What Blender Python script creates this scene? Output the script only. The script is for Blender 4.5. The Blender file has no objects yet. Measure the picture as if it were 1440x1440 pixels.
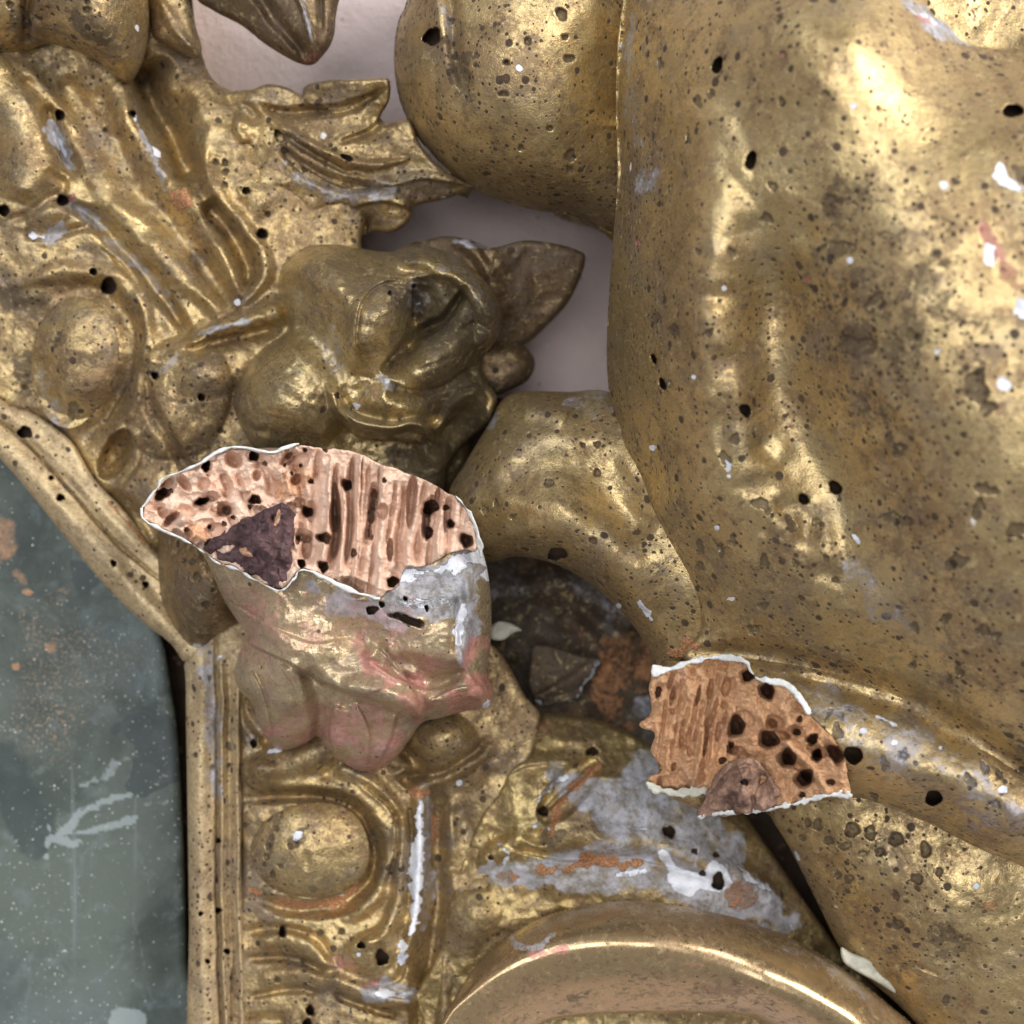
import bpy, math
import numpy as np
from mathutils import Vector

sc = bpy.context.scene
U = 1e-4            # one unit of the sculpting grid = 0.1 mm
D = 2000.0          # camera height above the z = 0 plane, in grid units

# ------------------------------------------------------------------ camera, world, lamps
cam = bpy.data.cameras.new('camera')
cam_o = bpy.data.objects.new('camera', cam)
sc.collection.objects.link(cam_o)
cam_o.location = (0, 0, D * U)
cam.sensor_width = 36
cam.lens = 36 * D / 1440
cam.clip_start = 0.005
cam.clip_end = 50
cam.dof.use_dof = True
cam.dof.focus_distance = (D - 280) * U
cam.dof.aperture_fstop = 22
sc.camera = cam_o

w = bpy.data.worlds.new('World'); sc.world = w; w.use_nodes = True
bg = w.node_tree.nodes['Background']
bg.inputs[0].default_value = (0.93, 0.94, 1.0, 1); bg.inputs[1].default_value = 0.27


def area(name, loc, target, sx, sy, power, col):
    l = bpy.data.lights.new(name, 'AREA'); l.shape = 'RECTANGLE'; l.size = sx; l.size_y = sy
    l.energy = power; l.color = col
    o = bpy.data.objects.new(name, l); sc.collection.objects.link(o)
    o.location = loc
    o.rotation_euler = (Vector(target) - Vector(loc)).to_track_quat('-Z', 'Y').to_euler()
    return o


area('window_light', (0.80, 0.42, 0.66), (0, 0, 0.02), 0.55, 0.55, 15.0, (1.0, 0.98, 0.95))
area('left_fill_light', (-0.42, 0.50, 0.85), (0, 0, 0), 0.45, 0.45, 3.5, (0.88, 0.94, 1.0))  # added fill from the left, lifts the table gap and left edges
area('ceiling_light', (-0.16, 0.06, 1.4), (0, 0, 0), 0.8, 0.8, 11.5, (0.97, 0.98, 1.0))
sc.view_settings.view_transform = 'Standard'
sc.view_settings.look = 'None'
sc.view_settings.exposure = 0.09
sc.view_settings.gamma = 1.0

# ------------------------------------------------------------------ sculpting tools
rng = np.random.default_rng(7)


def spl(pts, closed=False, n=6):
    p = np.array(pts, float)
    if len(p) < 3 and not closed:
        return p
    if closed:
        q = np.vstack([p[-1], p, p[0], p[1]])
    else:
        q = np.vstack([2 * p[0] - p[1], p, 2 * p[-1] - p[-2]])
    out = []
    t = np.linspace(0, 1, n, endpoint=False)[:, None]
    for i in range(1, len(q) - 2):
        a, b, c, d = q[i - 1], q[i], q[i + 1], q[i + 2]
        out.append(.5 * (2 * b + (c - a) * t + (2 * a - 5 * b + 4 * c - d) * t ** 2 + (3 * b - a - 3 * c + d) * t ** 3))
    out = np.vstack(out)
    return out if closed else np.vstack([out, p[-1:]])


def seg_dist(poly, X, Y, closed):
    """distance, curve parameter 0..1, side (>0 = left when walking with y down) and inside parity"""
    P = np.vstack([poly, poly[:1]]) if closed else poly
    best = np.full(X.shape, 1e18); T = np.zeros(X.shape); side = np.zeros(X.shape)
    par = np.zeros(X.shape, bool) if closed else None
    L = np.concatenate([[0], np.cumsum(np.hypot(*np.diff(P, axis=0).T))]); tot = max(L[-1], 1e-9)
    for i in range(len(P) - 1):
        x0, y0 = P[i]; x1, y1 = P[i + 1]
        dx, dy = x1 - x0, y1 - y0
        l2 = dx * dx + dy * dy
        if l2 < 1e-9: continue
        u = np.clip(((X - x0) * dx + (Y - y0) * dy) / l2, 0, 1)
        ex = X - x0 - u * dx; ey = Y - y0 - u * dy
        d2 = ex * ex + ey * ey
        m = d2 < best
        best = np.where(m, d2, best)
        T = np.where(m, (L[i] + u * (L[i + 1] - L[i])) / tot, T)
        if not closed: side = np.where(m, np.sign(dx * ey - dy * ex), side)
        if closed and dy != 0:
            c = ((y0 > Y) != (y1 > Y)) & (X < dx * (Y - y0) / dy + x0)
            par ^= c
    return np.sqrt(best), T, side, par


def sstep(a, b, x):
    t = np.clip((x - a) / (b - a), 0, 1)
    return t * t * (3 - 2 * t)


_lat = rng.random((256, 256))


def vnoise(X, Y, s, seed=0):
    x = X / s + seed * 17.31; y = Y / s + seed * 9.77
    xi = np.floor(x).astype(int); yi = np.floor(y).astype(int)
    fx = x - xi; fy = y - yi
    fx = fx * fx * (3 - 2 * fx); fy = fy * fy * (3 - 2 * fy)
    g = lambda a, b: _lat[a & 255, b & 255]
    return (g(xi, yi) * (1 - fx) + g(xi + 1, yi) * fx) * (1 - fy) + (g(xi, yi + 1) * (1 - fx) + g(xi + 1, yi + 1) * fx) * fy - .5


def fbm(X, Y, s, o=4, seed=0):
    r = 0; a = 1
    for k in range(o):
        r = r + a * vnoise(X, Y, s / 2 ** k, seed + k); a *= .5
    return r


def to_world(x, y, z):
    k = (1 - z / D) * U
    return np.stack([(x - 720) * k, (720 - y) * k, z * U], -1)


def P3(x, y, z):
    return Vector(to_world(np.array(float(x)), np.array(float(y)), np.array(float(z))))


class Field:
    """One carved surface: an outline and a height over it, meshed with closed sides."""

    def __init__(s, poly, z=0., step=2., closed_spline=True, n=6, rough=0., rs=9., seed=1):
        s.poly = spl(poly, True, n) if closed_spline else np.array(poly, float)
        x0, y0 = s.poly.min(0) - 3 * step; x1, y1 = s.poly.max(0) + 3 * step
        s.step = step
        xs = np.arange(x0, x1 + step, step); ys = np.arange(y0, y1 + step, step)
        s.X, s.Y = np.meshgrid(xs, ys)
        d, _, _, par = seg_dist(s.poly, s.X, s.Y, True)
        s.S = np.where(par, -d, d)
        if rough:
            s.S = s.S + rough * fbm(s.X, s.Y, rs, 3, seed)
        s.H = np.full(s.X.shape, float(z))
        s.A = {}
        s.WX = s.X + 6 * fbm(s.X, s.Y, 85, 3, 21); s.WY = s.Y + 6 * fbm(s.X, s.Y, 85, 3, 33)   # hand-carved wander

    def win(s, x0, y0, x1, y1):
        ox, oy = s.X[0, 0], s.Y[0, 0]
        i0 = max(0, int((y0 - oy) / s.step)); i1 = min(s.X.shape[0], int((y1 - oy) / s.step) + 2)
        j0 = max(0, int((x0 - ox) / s.step)); j1 = min(s.X.shape[1], int((x1 - ox) / s.step) + 2)
        return (slice(i0, max(i1, i0)), slice(j0, max(j1, j0)))

    def tps(s, pts):
        p = np.array(pts, float); n = len(p)
        q = p[:, :2] / 500.
        def ker(r2): return np.where(r2 > 1e-12, r2 * np.log(np.maximum(r2, 1e-12)), 0)
        K = ker(((q[:, None] - q[None]) ** 2).sum(-1)) + np.eye(n) * 1e-3
        M = np.zeros((n + 3, n + 3)); M[:n, :n] = K; M[:n, n] = 1; M[:n, n + 1:] = q
        M[n:, :n] = M[:n, n:].T
        wgt = np.linalg.solve(M, np.concatenate([p[:, 2], [0, 0, 0]]))
        X = s.X / 500.; Y = s.Y / 500.
        H = wgt[n] + wgt[n + 1] * X + wgt[n + 2] * Y
        for k in range(n):
            H += wgt[k] * ker((X - q[k, 0]) ** 2 + (Y - q[k, 1]) ** 2)
        s.H = H
        return s

    def round(s, R, drop, p=2.):
        q = np.clip(-s.S / R, 0, 1)
        s.H -= drop * (1 - np.sqrt(np.clip(1 - (1 - q) ** p, 0, 1)))
        return s

    def round_line(s, pts, R, drop):
        d = seg_dist(spl(pts, False, 6), s.X, s.Y, False)[0]
        q = np.clip(d / R, 0, 1)
        s.H -= drop * (1 - np.sqrt(np.clip(1 - (1 - q) ** 2, 0, 1)))
        return s

    def _line(s, pts, r, n=6, wander=True):
        c = spl(pts, False, n)
        rm = np.max(r)
        w_ = s.win(c[:, 0].min() - rm, c[:, 1].min() - rm, c[:, 0].max() + rm, c[:, 1].max() + rm)
        X, Y = (s.WX[w_], s.WY[w_]) if wander else (s.X[w_], s.Y[w_])
        if X.size == 0: return None
        d, T, side, _ = seg_dist(c, X, Y, False)
        return w_, d, T, side

    @staticmethod
    def _var(v, T):
        if np.isscalar(v): return v
        return np.interp(T, np.linspace(0, 1, len(v)), v)

    fat = 1.
    amp = 1.

    def stroke(s, pts, r, h, prof='cos'):
        h = list(np.array(h, float) * s.amp) if not np.isscalar(h) else h * s.amp
        if s.fat != 1: r = list(np.array(r, float) * s.fat) if not np.isscalar(r) else r * s.fat
        g = s._line(pts, r)
        if g is None: return s
        w_, d, T, side = g
        u = np.clip(d * (1 + .5 * vnoise(s.X[w_], s.Y[w_], 30., 4)) / np.maximum(s._var(r, T), .01), 0, 1)
        f = {'cos': .5 + .5 * np.cos(np.pi * u), 'dome': np.sqrt(1 - u * u), 'sharp': (1 - u) ** 1.5, 'flat': 1 - sstep(.6, 1, u)}[prof]
        s.H[w_] += s._var(h, T) * f * np.clip(np.minimum(T, 1 - T) / .12 + .25, 0, 1)
        return s

    def crease(s, pts, h, w, side=1, end=.15):
        """lifts one side of a line, with a crisp edge on the line and a soft run-out of width w"""
        g = s._line(pts, w)
        if g is None: return s
        w_, d, T, sd = g
        e = np.clip(np.minimum(T, 1 - T) / end, 0, 1) if end else 1
        f = (1 - sstep(0, w, d)) * np.where(sd * side > 0, 1, np.clip(1 - d / 4., 0, 1) ** 2) * e
        s.H[w_] += h * f
        return s

    def boss(s, cx, cy, rx, ry, rot, h, p=1.4):
        R = max(rx, ry)
        w_ = s.win(cx - R, cy - R, cx + R, cy + R)
        X, Y = s.WX[w_] - cx, s.WY[w_] - cy
        if X.size == 0: return s
        a = math.radians(rot); c, n = math.cos(a), math.sin(a)
        q = ((X * c + Y * n) / rx) ** 2 + ((-X * n + Y * c) / ry) ** 2
        s.H[w_] += h * np.clip(1 - q, 0, 1) ** p
        return s

    def hole(s, cx, cy, rx, ry=None, rot=0, depth=34, attr='hole', rag=.18, wall=0.):
        ry = ry or rx; R = max(rx, ry) + 5
        w_ = s.win(cx - R, cy - R, cx + R, cy + R)
        X, Y = s.X[w_] - cx, s.Y[w_] - cy
        if X.size == 0: return s
        a = math.radians(rot); c, n = math.cos(a), math.sin(a)
        q = np.sqrt(((X * c + Y * n) / rx) ** 2 + ((-X * n + Y * c) / ry) ** 2)
        th = np.arctan2(Y, X); k = (cx * 13.7 + cy * 7.1) % 6.28
        q = q * (1 + rag * (.6 * np.sin(2 * th + k) + .5 * np.sin(3 * th + 2 * k) + .35 * np.sin(5 * th + 3 * k)))
        m = 1 - sstep(1 - 1.3 / min(rx, ry), 1 + .6 / min(rx, ry), q)
        if wall: m = .45 * (1 - sstep(.75, 1.12, q)) + .55 * (1 - sstep(.35, .85, q)); q = q / (1 - wall * (.5 + .5 * np.cos(th - 2.6)))
        s.H[w_] -= depth * m
        s._put(attr, w_, 1 - sstep(.95, 1.12, q))
        return s

    def _put(s, attr, w_, m):
        a = s.A.setdefault(attr, np.zeros(s.X.shape))
        a[w_] = np.maximum(a[w_], m)

    def paint(s, attr, pts, r, val=1., soft=.5):
        """stain of its own shape along a line (or a dot)"""
        if len(pts) == 1: pts = [pts[0], (pts[0][0] + .5, pts[0][1])]
        ln = np.ptp(np.array(pts, float), axis=0).max() > 3
        g = s._line(pts, np.max(r) * 2.2, wander=ln)
        if g is None: return s
        w_, d, T, _ = g
        rr = s._var(r, T)
        if ln: rr = rr * (.55 + .45 * np.clip(np.minimum(T, 1 - T) / .2, 0, 1))
        dn = d + np.max(r) * (1.15 if ln else .6) * fbm(s.X[w_], s.Y[w_], max(9., np.max(r) * 1.1), 4, len(s.A) + int(pts[0][0]) % 7)
        s._put(attr, w_, val * (1 - sstep(rr * (1 - soft), rr * (1 + soft * .4), dn)))
        return s

    def paint_poly(s, attr, poly, val=1., soft=4, rough=5):
        p = spl(poly, True, 4)
        w_ = s.win(p[:, 0].min() - 20, p[:, 1].min() - 20, p[:, 0].max() + 20, p[:, 1].max() + 20)
        X, Y = s.X[w_], s.Y[w_]
        if X.size == 0: return s
        d, _, _, par = seg_dist(p, X, Y, True)
        d = np.where(par, -d, d) + rough * 3 * fbm(X, Y, 24, 5, 3)
        s._put(attr, w_, val * (1 - sstep(-soft, soft, d)))
        return s

    def sink(s, poly, depth, soft=6):
        p = spl(poly, True, 4)
        d, _, _, par = seg_dist(p, s.X, s.Y, True)
        s.H -= depth * (1 - sstep(-soft, 0, np.where(par, -d, d)))
        return s

    def noise(s, amp, sc_, o=4, seed=0):
        s.H += amp * fbm(s.X, s.Y, sc_, o, seed)
        return s

    def crinkle(s, amp, sc_, seed=0):
        s.H -= amp * np.abs(fbm(s.X + 12 * vnoise(s.X, s.Y, sc_, seed + 9), s.Y, sc_, 3, seed)) * 2
        return s

    def mesh(s, name, mat, parent=None, depth=60, inset=.25, label=None, rings=3):
        S, H, X, Y, st = s.S, s.H, s.X.copy(), s.Y.copy(), s.step
        ny, nx = S.shape
        gy, gx = np.gradient(S, st)
        gl = np.maximum(np.hypot(gx, gy), .3)
        gx, gy = gx / gl, gy / gl
        out = S > 0
        mv = np.where(out, np.minimum(S, 2.0 * st), 0)
        X -= mv * gx; Y -= mv * gy
        Hn = H
        ins = S < 0
        q = ins[:-1, :-1] | ins[1:, :-1] | ins[:-1, 1:] | ins[1:, 1:]
        qi, qj = np.nonzero(q)
        idx = lambda i, j: i * nx + j
        quads = np.stack([idx(qi, qj), idx(qi + 1, qj), idx(qi + 1, qj + 1), idx(qi, qj + 1)], 1)
        e = np.concatenate([quads[:, [0, 1]], quads[:, [1, 2]], quads[:, [2, 3]], quads[:, [3, 0]]])
        key = np.sort(e, 1); key = key[:, 0].astype(np.int64) * (nx * ny) + key[:, 1]
        _, first, cnt = np.unique(key, return_index=True, return_counts=True)
        be = e[first[cnt == 1]]
        used = np.unique(quads)
        remap = np.full(nx * ny, -1, np.int64); remap[used] = np.arange(len(used))
        V = [np.stack([X.ravel()[used], Y.ravel()[used], Hn.ravel()[used]], 1)]
        F_ = [remap[quads]]
        bv = np.unique(be); nb = len(bv)
        prev = remap.copy(); base = len(used)
        gxb, gyb = gx.ravel()[bv], gy.ravel()[bv]
        src = [used]
        for k in range(1, rings + 1):
            f = k / rings
            dz = depth * f
            V.append(np.stack([X.ravel()[bv] - gxb * dz * inset * f, Y.ravel()[bv] - gyb * dz * inset * f, Hn.ravel()[bv] - dz], 1))
            cur = np.full(nx * ny, -1, np.int64); cur[bv] = base + np.arange(nb)
            F_.append(np.stack([prev[be[:, 1]], prev[be[:, 0]], cur[be[:, 0]], cur[be[:, 1]]], 1))
            prev = cur; base += nb; src.append(bv)
        V = np.vstack(V); F_ = np.vstack(F_); src = np.concatenate(src)
        co = to_world(V[:, 0], V[:, 1], V[:, 2])
        off = np.zeros(3); up_ = parent
        while up_ is not None: off += np.array(up_.location); up_ = up_.parent
        me = bpy.data.meshes.new(name)
        me.vertices.add(len(V)); me.vertices.foreach_set('co', (co - off).astype(np.float32).ravel())
        nf = len(F_)
        me.loops.add(nf * 4); me.loops.foreach_set('vertex_index', F_.astype(np.int32).ravel())
        me.polygons.add(nf)
        me.polygons.foreach_set('loop_start', np.arange(0, nf * 4, 4, dtype=np.int32))
        me.polygons.foreach_set('use_smooth', np.ones(nf, bool))
        me.update(calc_edges=True)
        for a, arr in s.A.items():
            at = me.attributes.new(a, 'FLOAT', 'POINT')
            at.data.foreach_set('value', arr.ravel()[src].astype(np.float32))
        me.materials.append(mat)
        o = bpy.data.objects.new(name, me); sc.collection.objects.link(o)
        if parent is not None: o.parent = parent
        if label: o['label'] = label
        return o


def thing(name, label, cat, loc):
    o = bpy.data.objects.new(name, None); sc.collection.objects.link(o)
    o.empty_display_size = .01
    o.location = P3(*loc); o['label'] = label; o['category'] = cat
    return o


# ------------------------------------------------------------------ materials
class NT:
    def __init__(s, name):
        m = bpy.data.materials.new(name); m.use_nodes = True
        s.m = m; s.t = m.node_tree; s.b = s.t.nodes['Principled BSDF']
        s.tc = s.t.nodes.new('ShaderNodeTexCoord')
        mp = s.t.nodes.new('ShaderNodeMapping'); mp.inputs['Scale'].default_value = (1e4, 1e4, 1e4)
        s.t.links.new(s.tc.outputs['Object'], mp.inputs['Vector']); s.V = mp.outputs[0]

    def n(s, t, **kw):
        x = s.t.nodes.new('ShaderNode' + t)
        for k, v in kw.items(): setattr(x, k, v)
        return x

    def link(s, a, b):
        if hasattr(a, 'is_output') or isinstance(a, bpy.types.NodeSocket): s.t.links.new(a, b)
        else: b.default_value = a

    def noise(s, size, detail=6, rough=.6, dist=0., sv=None):
        x = s.n('TexNoise'); x.inputs['Scale'].default_value = 1 / size; x.inputs['Detail'].default_value = detail
        x.inputs['Roughness'].default_value = rough; x.inputs['Distortion'].default_value = dist
        v = s.V
        if sv:
            mp = s.n('Mapping'); mp.inputs['Scale'].default_value = sv[:3]; mp.inputs['Rotation'].default_value = (0, 0, sv[3])
            s.link(s.V, mp.inputs['Vector']); v = mp.outputs[0]
        s.link(v, x.inputs['Vector']); return x.outputs['Fac']

    def math(s, op, a, b=0., c=None, clamp=False):
        x = s.n('Math', operation=op, use_clamp=clamp); s.link(a, x.inputs[0]); s.link(b, x.inputs[1])
        if c is not None: s.link(c, x.inputs[2])
        return x.outputs[0]

    def ramp(s, v, a, b, to0=0., to1=1.):
        x = s.n('MapRange', interpolation_type='SMOOTHSTEP'); s.link(v, x.inputs[0])
        x.inputs[1].default_value = a; x.inputs[2].default_value = b; x.inputs[3].default_value = to0; x.inputs[4].default_value = to1
        return x.outputs[0]

    def mix(s, f, a, b):
        x = s.n('Mix', data_type='RGBA'); s.link(f, x.inputs[0])
        for v, i in ((a, 6), (b, 7)):
            s.link(v if not isinstance(v, tuple) else (*v, 1), x.inputs[i])
        return x.outputs[2]

    def attr(s, name):
        x = s.n('Attribute', attribute_name=name); return x.outputs['Fac']

    def vor(s, size, rnd=1., warp=0.):
        x = s.n('TexVoronoi'); x.inputs['Scale'].default_value = 1 / size
        x.inputs['Randomness'].default_value = rnd
        v = s.V
        if warp:
            nz = s.n('TexNoise'); nz.inputs['Scale'].default_value = 1 / (size * .35); s.link(s.V, nz.inputs['Vector'])
            mx = s.n('VectorMath', operation='MULTIPLY_ADD'); s.link(nz.outputs['Color'], mx.inputs[0])
            mx.inputs[1].default_value = (warp * size,) * 3; s.link(s.V, mx.inputs[2]); v = mx.outputs[0]
        s.link(v, x.inputs['Vector']); return x.outputs['Distance'], x.outputs['Color']

    def specks(s, size, radius, keep, warp=.25):
        """dots: radius as a share of the cell, keep = socket or number 0..1 share of cells that carry one"""
        d, c = s.vor(size, 1., warp)
        sep = s.n('SeparateColor'); s.link(c, sep.inputs[0])
        r = s.math('MULTIPLY_ADD', sep.outputs[1], radius * .8, radius * .35)
        on = s.math('LESS_THAN', sep.outputs[0], keep)
        a = s.math('SUBTRACT', r, d)
        a = s.ramp(a, -.03, .05)
        return s.math('MULTIPLY', a, on)

    def bump(s, h, dist, strength=1., nrm=None):
        x = s.n('Bump'); x.inputs['Strength'].default_value = strength; x.inputs['Distance'].default_value = dist
        s.link(h, x.inputs['Height'])
        if nrm is not None: s.link(nrm, x.inputs['Normal'])
        return x.outputs[0]

    def done(s, col, rough, metal=0., nrm=None, spec=.5, coat=0.):
        b = s.b.inputs
        s.link(col if not isinstance(col, tuple) else (*col, 1), b['Base Color']); s.link(rough, b['Roughness']); s.link(metal, b['Metallic'])
        b['Specular IOR Level'].default_value = spec
        if coat: b['Coat Weight'].default_value = coat; b['Coat Roughness'].default_value = .15
        if nrm is not None: s.link(nrm, b['Normal'])
        return s.m


def gilt(name, gold=(.58, .425, .20), dull=(.345, .235, .125), brown=(.085, .058, .034), grey=(.20, .18, .165),
         speck=.4, dullness=.5, greyness=.45, rough=.38, pale=0., dirt=0., orange=.5, grit=1.):
    gold = (gold[0] * .97, gold[1] * .965, gold[2] * 1.06); dull = (dull[0], dull[1] * .965, dull[2] * 1.03)
    s = NT(name)
    big = s.noise(150, 3, .55); mid = s.noise(34, 6, .70, .5); fine = s.noise(6.5, 4, .72); grain = s.noise(2.3, 1, .6)
    a = s.math('MULTIPLY_ADD', big, .8, s.math('MULTIPLY', mid, 1.0))
    a = s.math('ADD', a, s.math('MULTIPLY_ADD', fine, .8, -.4))
    fd = s.ramp(a, 1.06 - dullness * .5, 1.24 - dullness * .4)
    col = s.mix(fd, gold, dull)
    g2 = s.noise(88, 5, .66, .3, sv=(1, 1.3, 1, .6))
    fg = s.math('MULTIPLY', s.ramp(s.math('ADD', g2, s.math('MULTIPLY_ADD', fine, .3, -.15)), .47, .66), greyness)
    col = s.mix(fg, col, grey)
    rub = s.ramp(s.math('ADD', s.noise(62, 6, .72, .6, sv=(1, 1, 1, 1.1)), s.math('MULTIPLY_ADD', fine, .2, -.1)), .56, .68)
    col = s.mix(s.math('MULTIPLY', rub, orange), col, (.27, .165, .07))           # orange-brown where the leaf is thin
    gr = s.ramp(s.math('ADD', s.math('ADD', s.noise(24, 6, .75, .8), s.math('MULTIPLY_ADD', fine, .3, -.15)), s.attr('grime_and_shade')), .575 - dirt * .1, .69 - dirt * .1)
    col = s.mix(s.math('MULTIPLY', gr, .78), col, brown)
    # fly specks and worm scars
    dens = s.math('ADD', s.ramp(big, .38, .62, .25 * speck, 1.0 * speck), s.attr('specky'))
    sp = s.specks(22, .235, dens, .12)
    sp2 = s.specks(11, .25, s.math('MULTIPLY', dens, .85), .12)
    sp3 = s.specks(7.5, .28, s.math('MULTIPLY_ADD', dens, .6, .04), 0)
    spm = s.math('MAXIMUM', s.math('MAXIMUM', sp, sp2), sp3)
    tone = s.ramp(s.math('MULTIPLY_ADD', fine, .65, s.math('MULTIPLY', grain, .35)), .36, .64)
    col = s.mix(s.math('MULTIPLY', s.math('SUBTRACT', 1., tone), .46 * grit), col, brown)
    blot = s.ramp(s.math('ADD', s.noise(12, 5, .8, 1.), s.math('MULTIPLY_ADD', mid, .5, -.25)), .53, .63)
    col = s.mix(s.math('MULTIPLY', blot, .42), col, (.13, .092, .06))
    col = s.mix(s.math('MULTIPLY', s.ramp(s.math('ADD', s.noise(17, 5, .75, .6), s.math('MULTIPLY_ADD', fine, .4, -.2)), .55, .66), .45), col, (.62, .50, .25))
    col = s.mix(s.math('MULTIPLY', spm, .93), col, s.mix(s.ramp(mid, .4, .6), (.026, .016, .011), (.06, .036, .023)))
    wsp = s.specks(40, .12, .05 * speck + .015, .4)
    col = s.mix(wsp, col, (.66, .63, .58))
    dustm = s.specks(9, .16, .05, .1)
    col = s.mix(s.math('MULTIPLY', dustm, .7), col, (.66, .58, .44))
    def layer(aname, lo=.35, hi=.62, k=.5):
        v = s.math('ADD', s.attr(aname), s.math('MULTIPLY_ADD', mid, k, -.5 * k))
        v = s.math('ADD', v, s.math('MULTIPLY_ADD', fine, k * .8, -.4 * k))
        return s.ramp(v, lo, hi)
    bole = layer('bole', .18, .85, 1.1); gesso = layer('gesso', .42, .58, .6); greyg = layer('greywash', .2, .9, 1.0); dust = layer('dust', .35, .6, .9)
    hole = s.ramp(s.attr('hole'), .2, .6)
    col = s.mix(s.math('MULTIPLY', greyg, .85), col, s.mix(s.ramp(s.math('MULTIPLY_ADD', mid, .6, s.math('MULTIPLY', fine, .4)), .38, .62), (.15, .145, .145), (.44, .44, .485)))
    col = s.mix(s.math('MULTIPLY', bole, .85), col, s.mix(s.ramp(s.math('MULTIPLY_ADD', mid, .6, s.math('MULTIPLY', fine, .4)), .4, .62), (.24, .08, .062), (.46, .205, .17)))
    col = s.mix(gesso, col, s.mix(s.ramp(mid, .35, .6), (.46, .47, .52), (.74, .75, .79)))
    col = s.mix(dust, col, s.mix(s.ramp(grain, .3, .7), (.24, .10, .04), (.54, .28, .14)))
    col = s.mix(hole, col, (.06, .037, .022))
    non = s.math('MAXIMUM', s.math('MAXIMUM', gesso, dust), s.math('MAXIMUM', hole, s.math('MULTIPLY', greyg, .9)))
    non = s.math('MAXIMUM', non, s.math('MAXIMUM', s.math('MULTIPLY', bole, .8), s.math('MAXIMUM', spm, wsp)))
    non = s.math('MAXIMUM', non, s.math('MULTIPLY', gr, .6))
    non = s.math('MAXIMUM', non, s.math('MULTIPLY', fd, .3))
    metal = s.math('SUBTRACT', .78 - pale, s.math('MULTIPLY', non, .8), clamp=True)
    ro = s.math('MULTIPLY_ADD', fd, .18, rough - .03)
    ro = s.math('ADD', ro, s.math('MULTIPLY_ADD', g2, .5 * grit, -.25 * grit))
    ro = s.math('ADD', ro, s.math('MULTIPLY_ADD', fine, .2, -.1))
    ro = s.math('ADD', ro, s.math('MULTIPLY', s.math('MAXIMUM', spm, gr), .25))
    ro = s.math('SUBTRACT', ro, s.math('MULTIPLY', bole, .12))
    ro = s.math('MAXIMUM', ro, s.math('MULTIPLY', s.math('MAXIMUM', s.math('MAXIMUM', dust, hole), s.math('MULTIPLY', gesso, .6)), .9))
    h = s.math('MULTIPLY_ADD', mid, 1.5, s.math('MULTIPLY', fine, 1.5))
    h = s.math('ADD', h, s.math('MULTIPLY', grain, .55))
    h = s.math('ADD', h, s.math('MULTIPLY', spm, -.9))
    h = s.math('ADD', h, s.math('MULTIPLY', gesso, -3.6))
    h = s.math('ADD', h, s.math('MULTIPLY', bole, -1.2))
    h = s.math('ADD', h, s.math('MULTIPLY', dust, s.math('MULTIPLY', grain, 4.)))
    return s.done(col, ro, metal, s.bump(h, U * 1.0, .9 * grit), .3)


def wood(name, light, mid_, dark, gran=1., stripe=(1, .12, 1, 0)):
    s = NT(name)
    a = s.noise(30, 8, .65, .3); f = s.noise(4.5, 4, .7); g = s.noise(16, 7, .7, .2, sv=stripe)
    m = s.math('MULTIPLY_ADD', g, .35, s.math('MULTIPLY', a, .75))
    col = s.mix(s.ramp(m, .36, .70), mid_, light)
    col = s.mix(s.math('MULTIPLY', s.ramp(f, .55, .72), .45), col, mid_)
    fr = s.ramp(s.math('ADD', s.noise(48, 6, .7), s.attr('dust')), .60, .74)
    col = s.mix(fr, col, s.mix(s.ramp(f, .35, .65), (.54, .27, .14), (.74, .46, .30)))
    col = s.mix(s.ramp(s.attr('hole'), .25, .7), col, dark)
    col = s.mix(s.ramp(s.attr('stain'), .3, .6), col, dark)
    fib = s.noise(5, 5, .7, .1, sv=stripe)
    col = s.mix(s.math('MULTIPLY', s.ramp(fib, .52, .66), .3), col, mid_)
    h = s.math('MULTIPLY_ADD', f, 2.2 * gran, s.math('MULTIPLY_ADD', g, 3., s.math('MULTIPLY', fib, 1.6)))
    h = s.math('ADD', h, s.math('MULTIPLY', s.noise(2.4, 2, .6), 1.0 * gran))
    h = s.math('ADD', h, s.math('MULTIPLY', fr, 1.5))
    return s.done(col, .85, 0, s.bump(h, U * 1.0, .9), .2)


def gesso_mat(name, c0=(.62, .63, .63), c1=(.86, .86, .84)):
    s = NT(name)
    a = s.noise(22, 7, .65); f = s.noise(4, 4, .7)
    col = s.mix(s.ramp(a, .35, .65), c0, c1)
    col = s.mix(s.ramp(s.noise(14, 7, .7), .64, .72), col, (.34, .26, .18))
    return s.done(col, .6, 0, s.bump(f, U * 1.2, .7), .35)


M_frame = gilt('worn_gilding', gold=(.62, .455, .195), dull=(.28, .19, .09), speck=.6, dullness=.5, greyness=.5, rough=.39)
M_rail = gilt('rail_gilding', gold=(.62, .47, .24), dull=(.42, .31, .16), speck=.7, dullness=.42, greyness=.25, rough=.47, pale=.3)
M_knot = gilt('rosette_gilding', gold=(.64, .50, .23), dull=(.25, .185, .10), brown=(.05, .036, .025), speck=.1, dullness=.44, greyness=.3, rough=.33, orange=.3)
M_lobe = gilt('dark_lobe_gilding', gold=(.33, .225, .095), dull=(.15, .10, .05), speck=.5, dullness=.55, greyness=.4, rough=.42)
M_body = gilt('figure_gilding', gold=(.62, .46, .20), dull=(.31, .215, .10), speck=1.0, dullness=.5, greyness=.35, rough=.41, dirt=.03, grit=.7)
M_dark = gilt('shaded_leaf_gilding', gold=(.27, .19, .095), dull=(.17, .115, .065), speck=.2, dullness=.7, greyness=.3, rough=.5)
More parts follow.
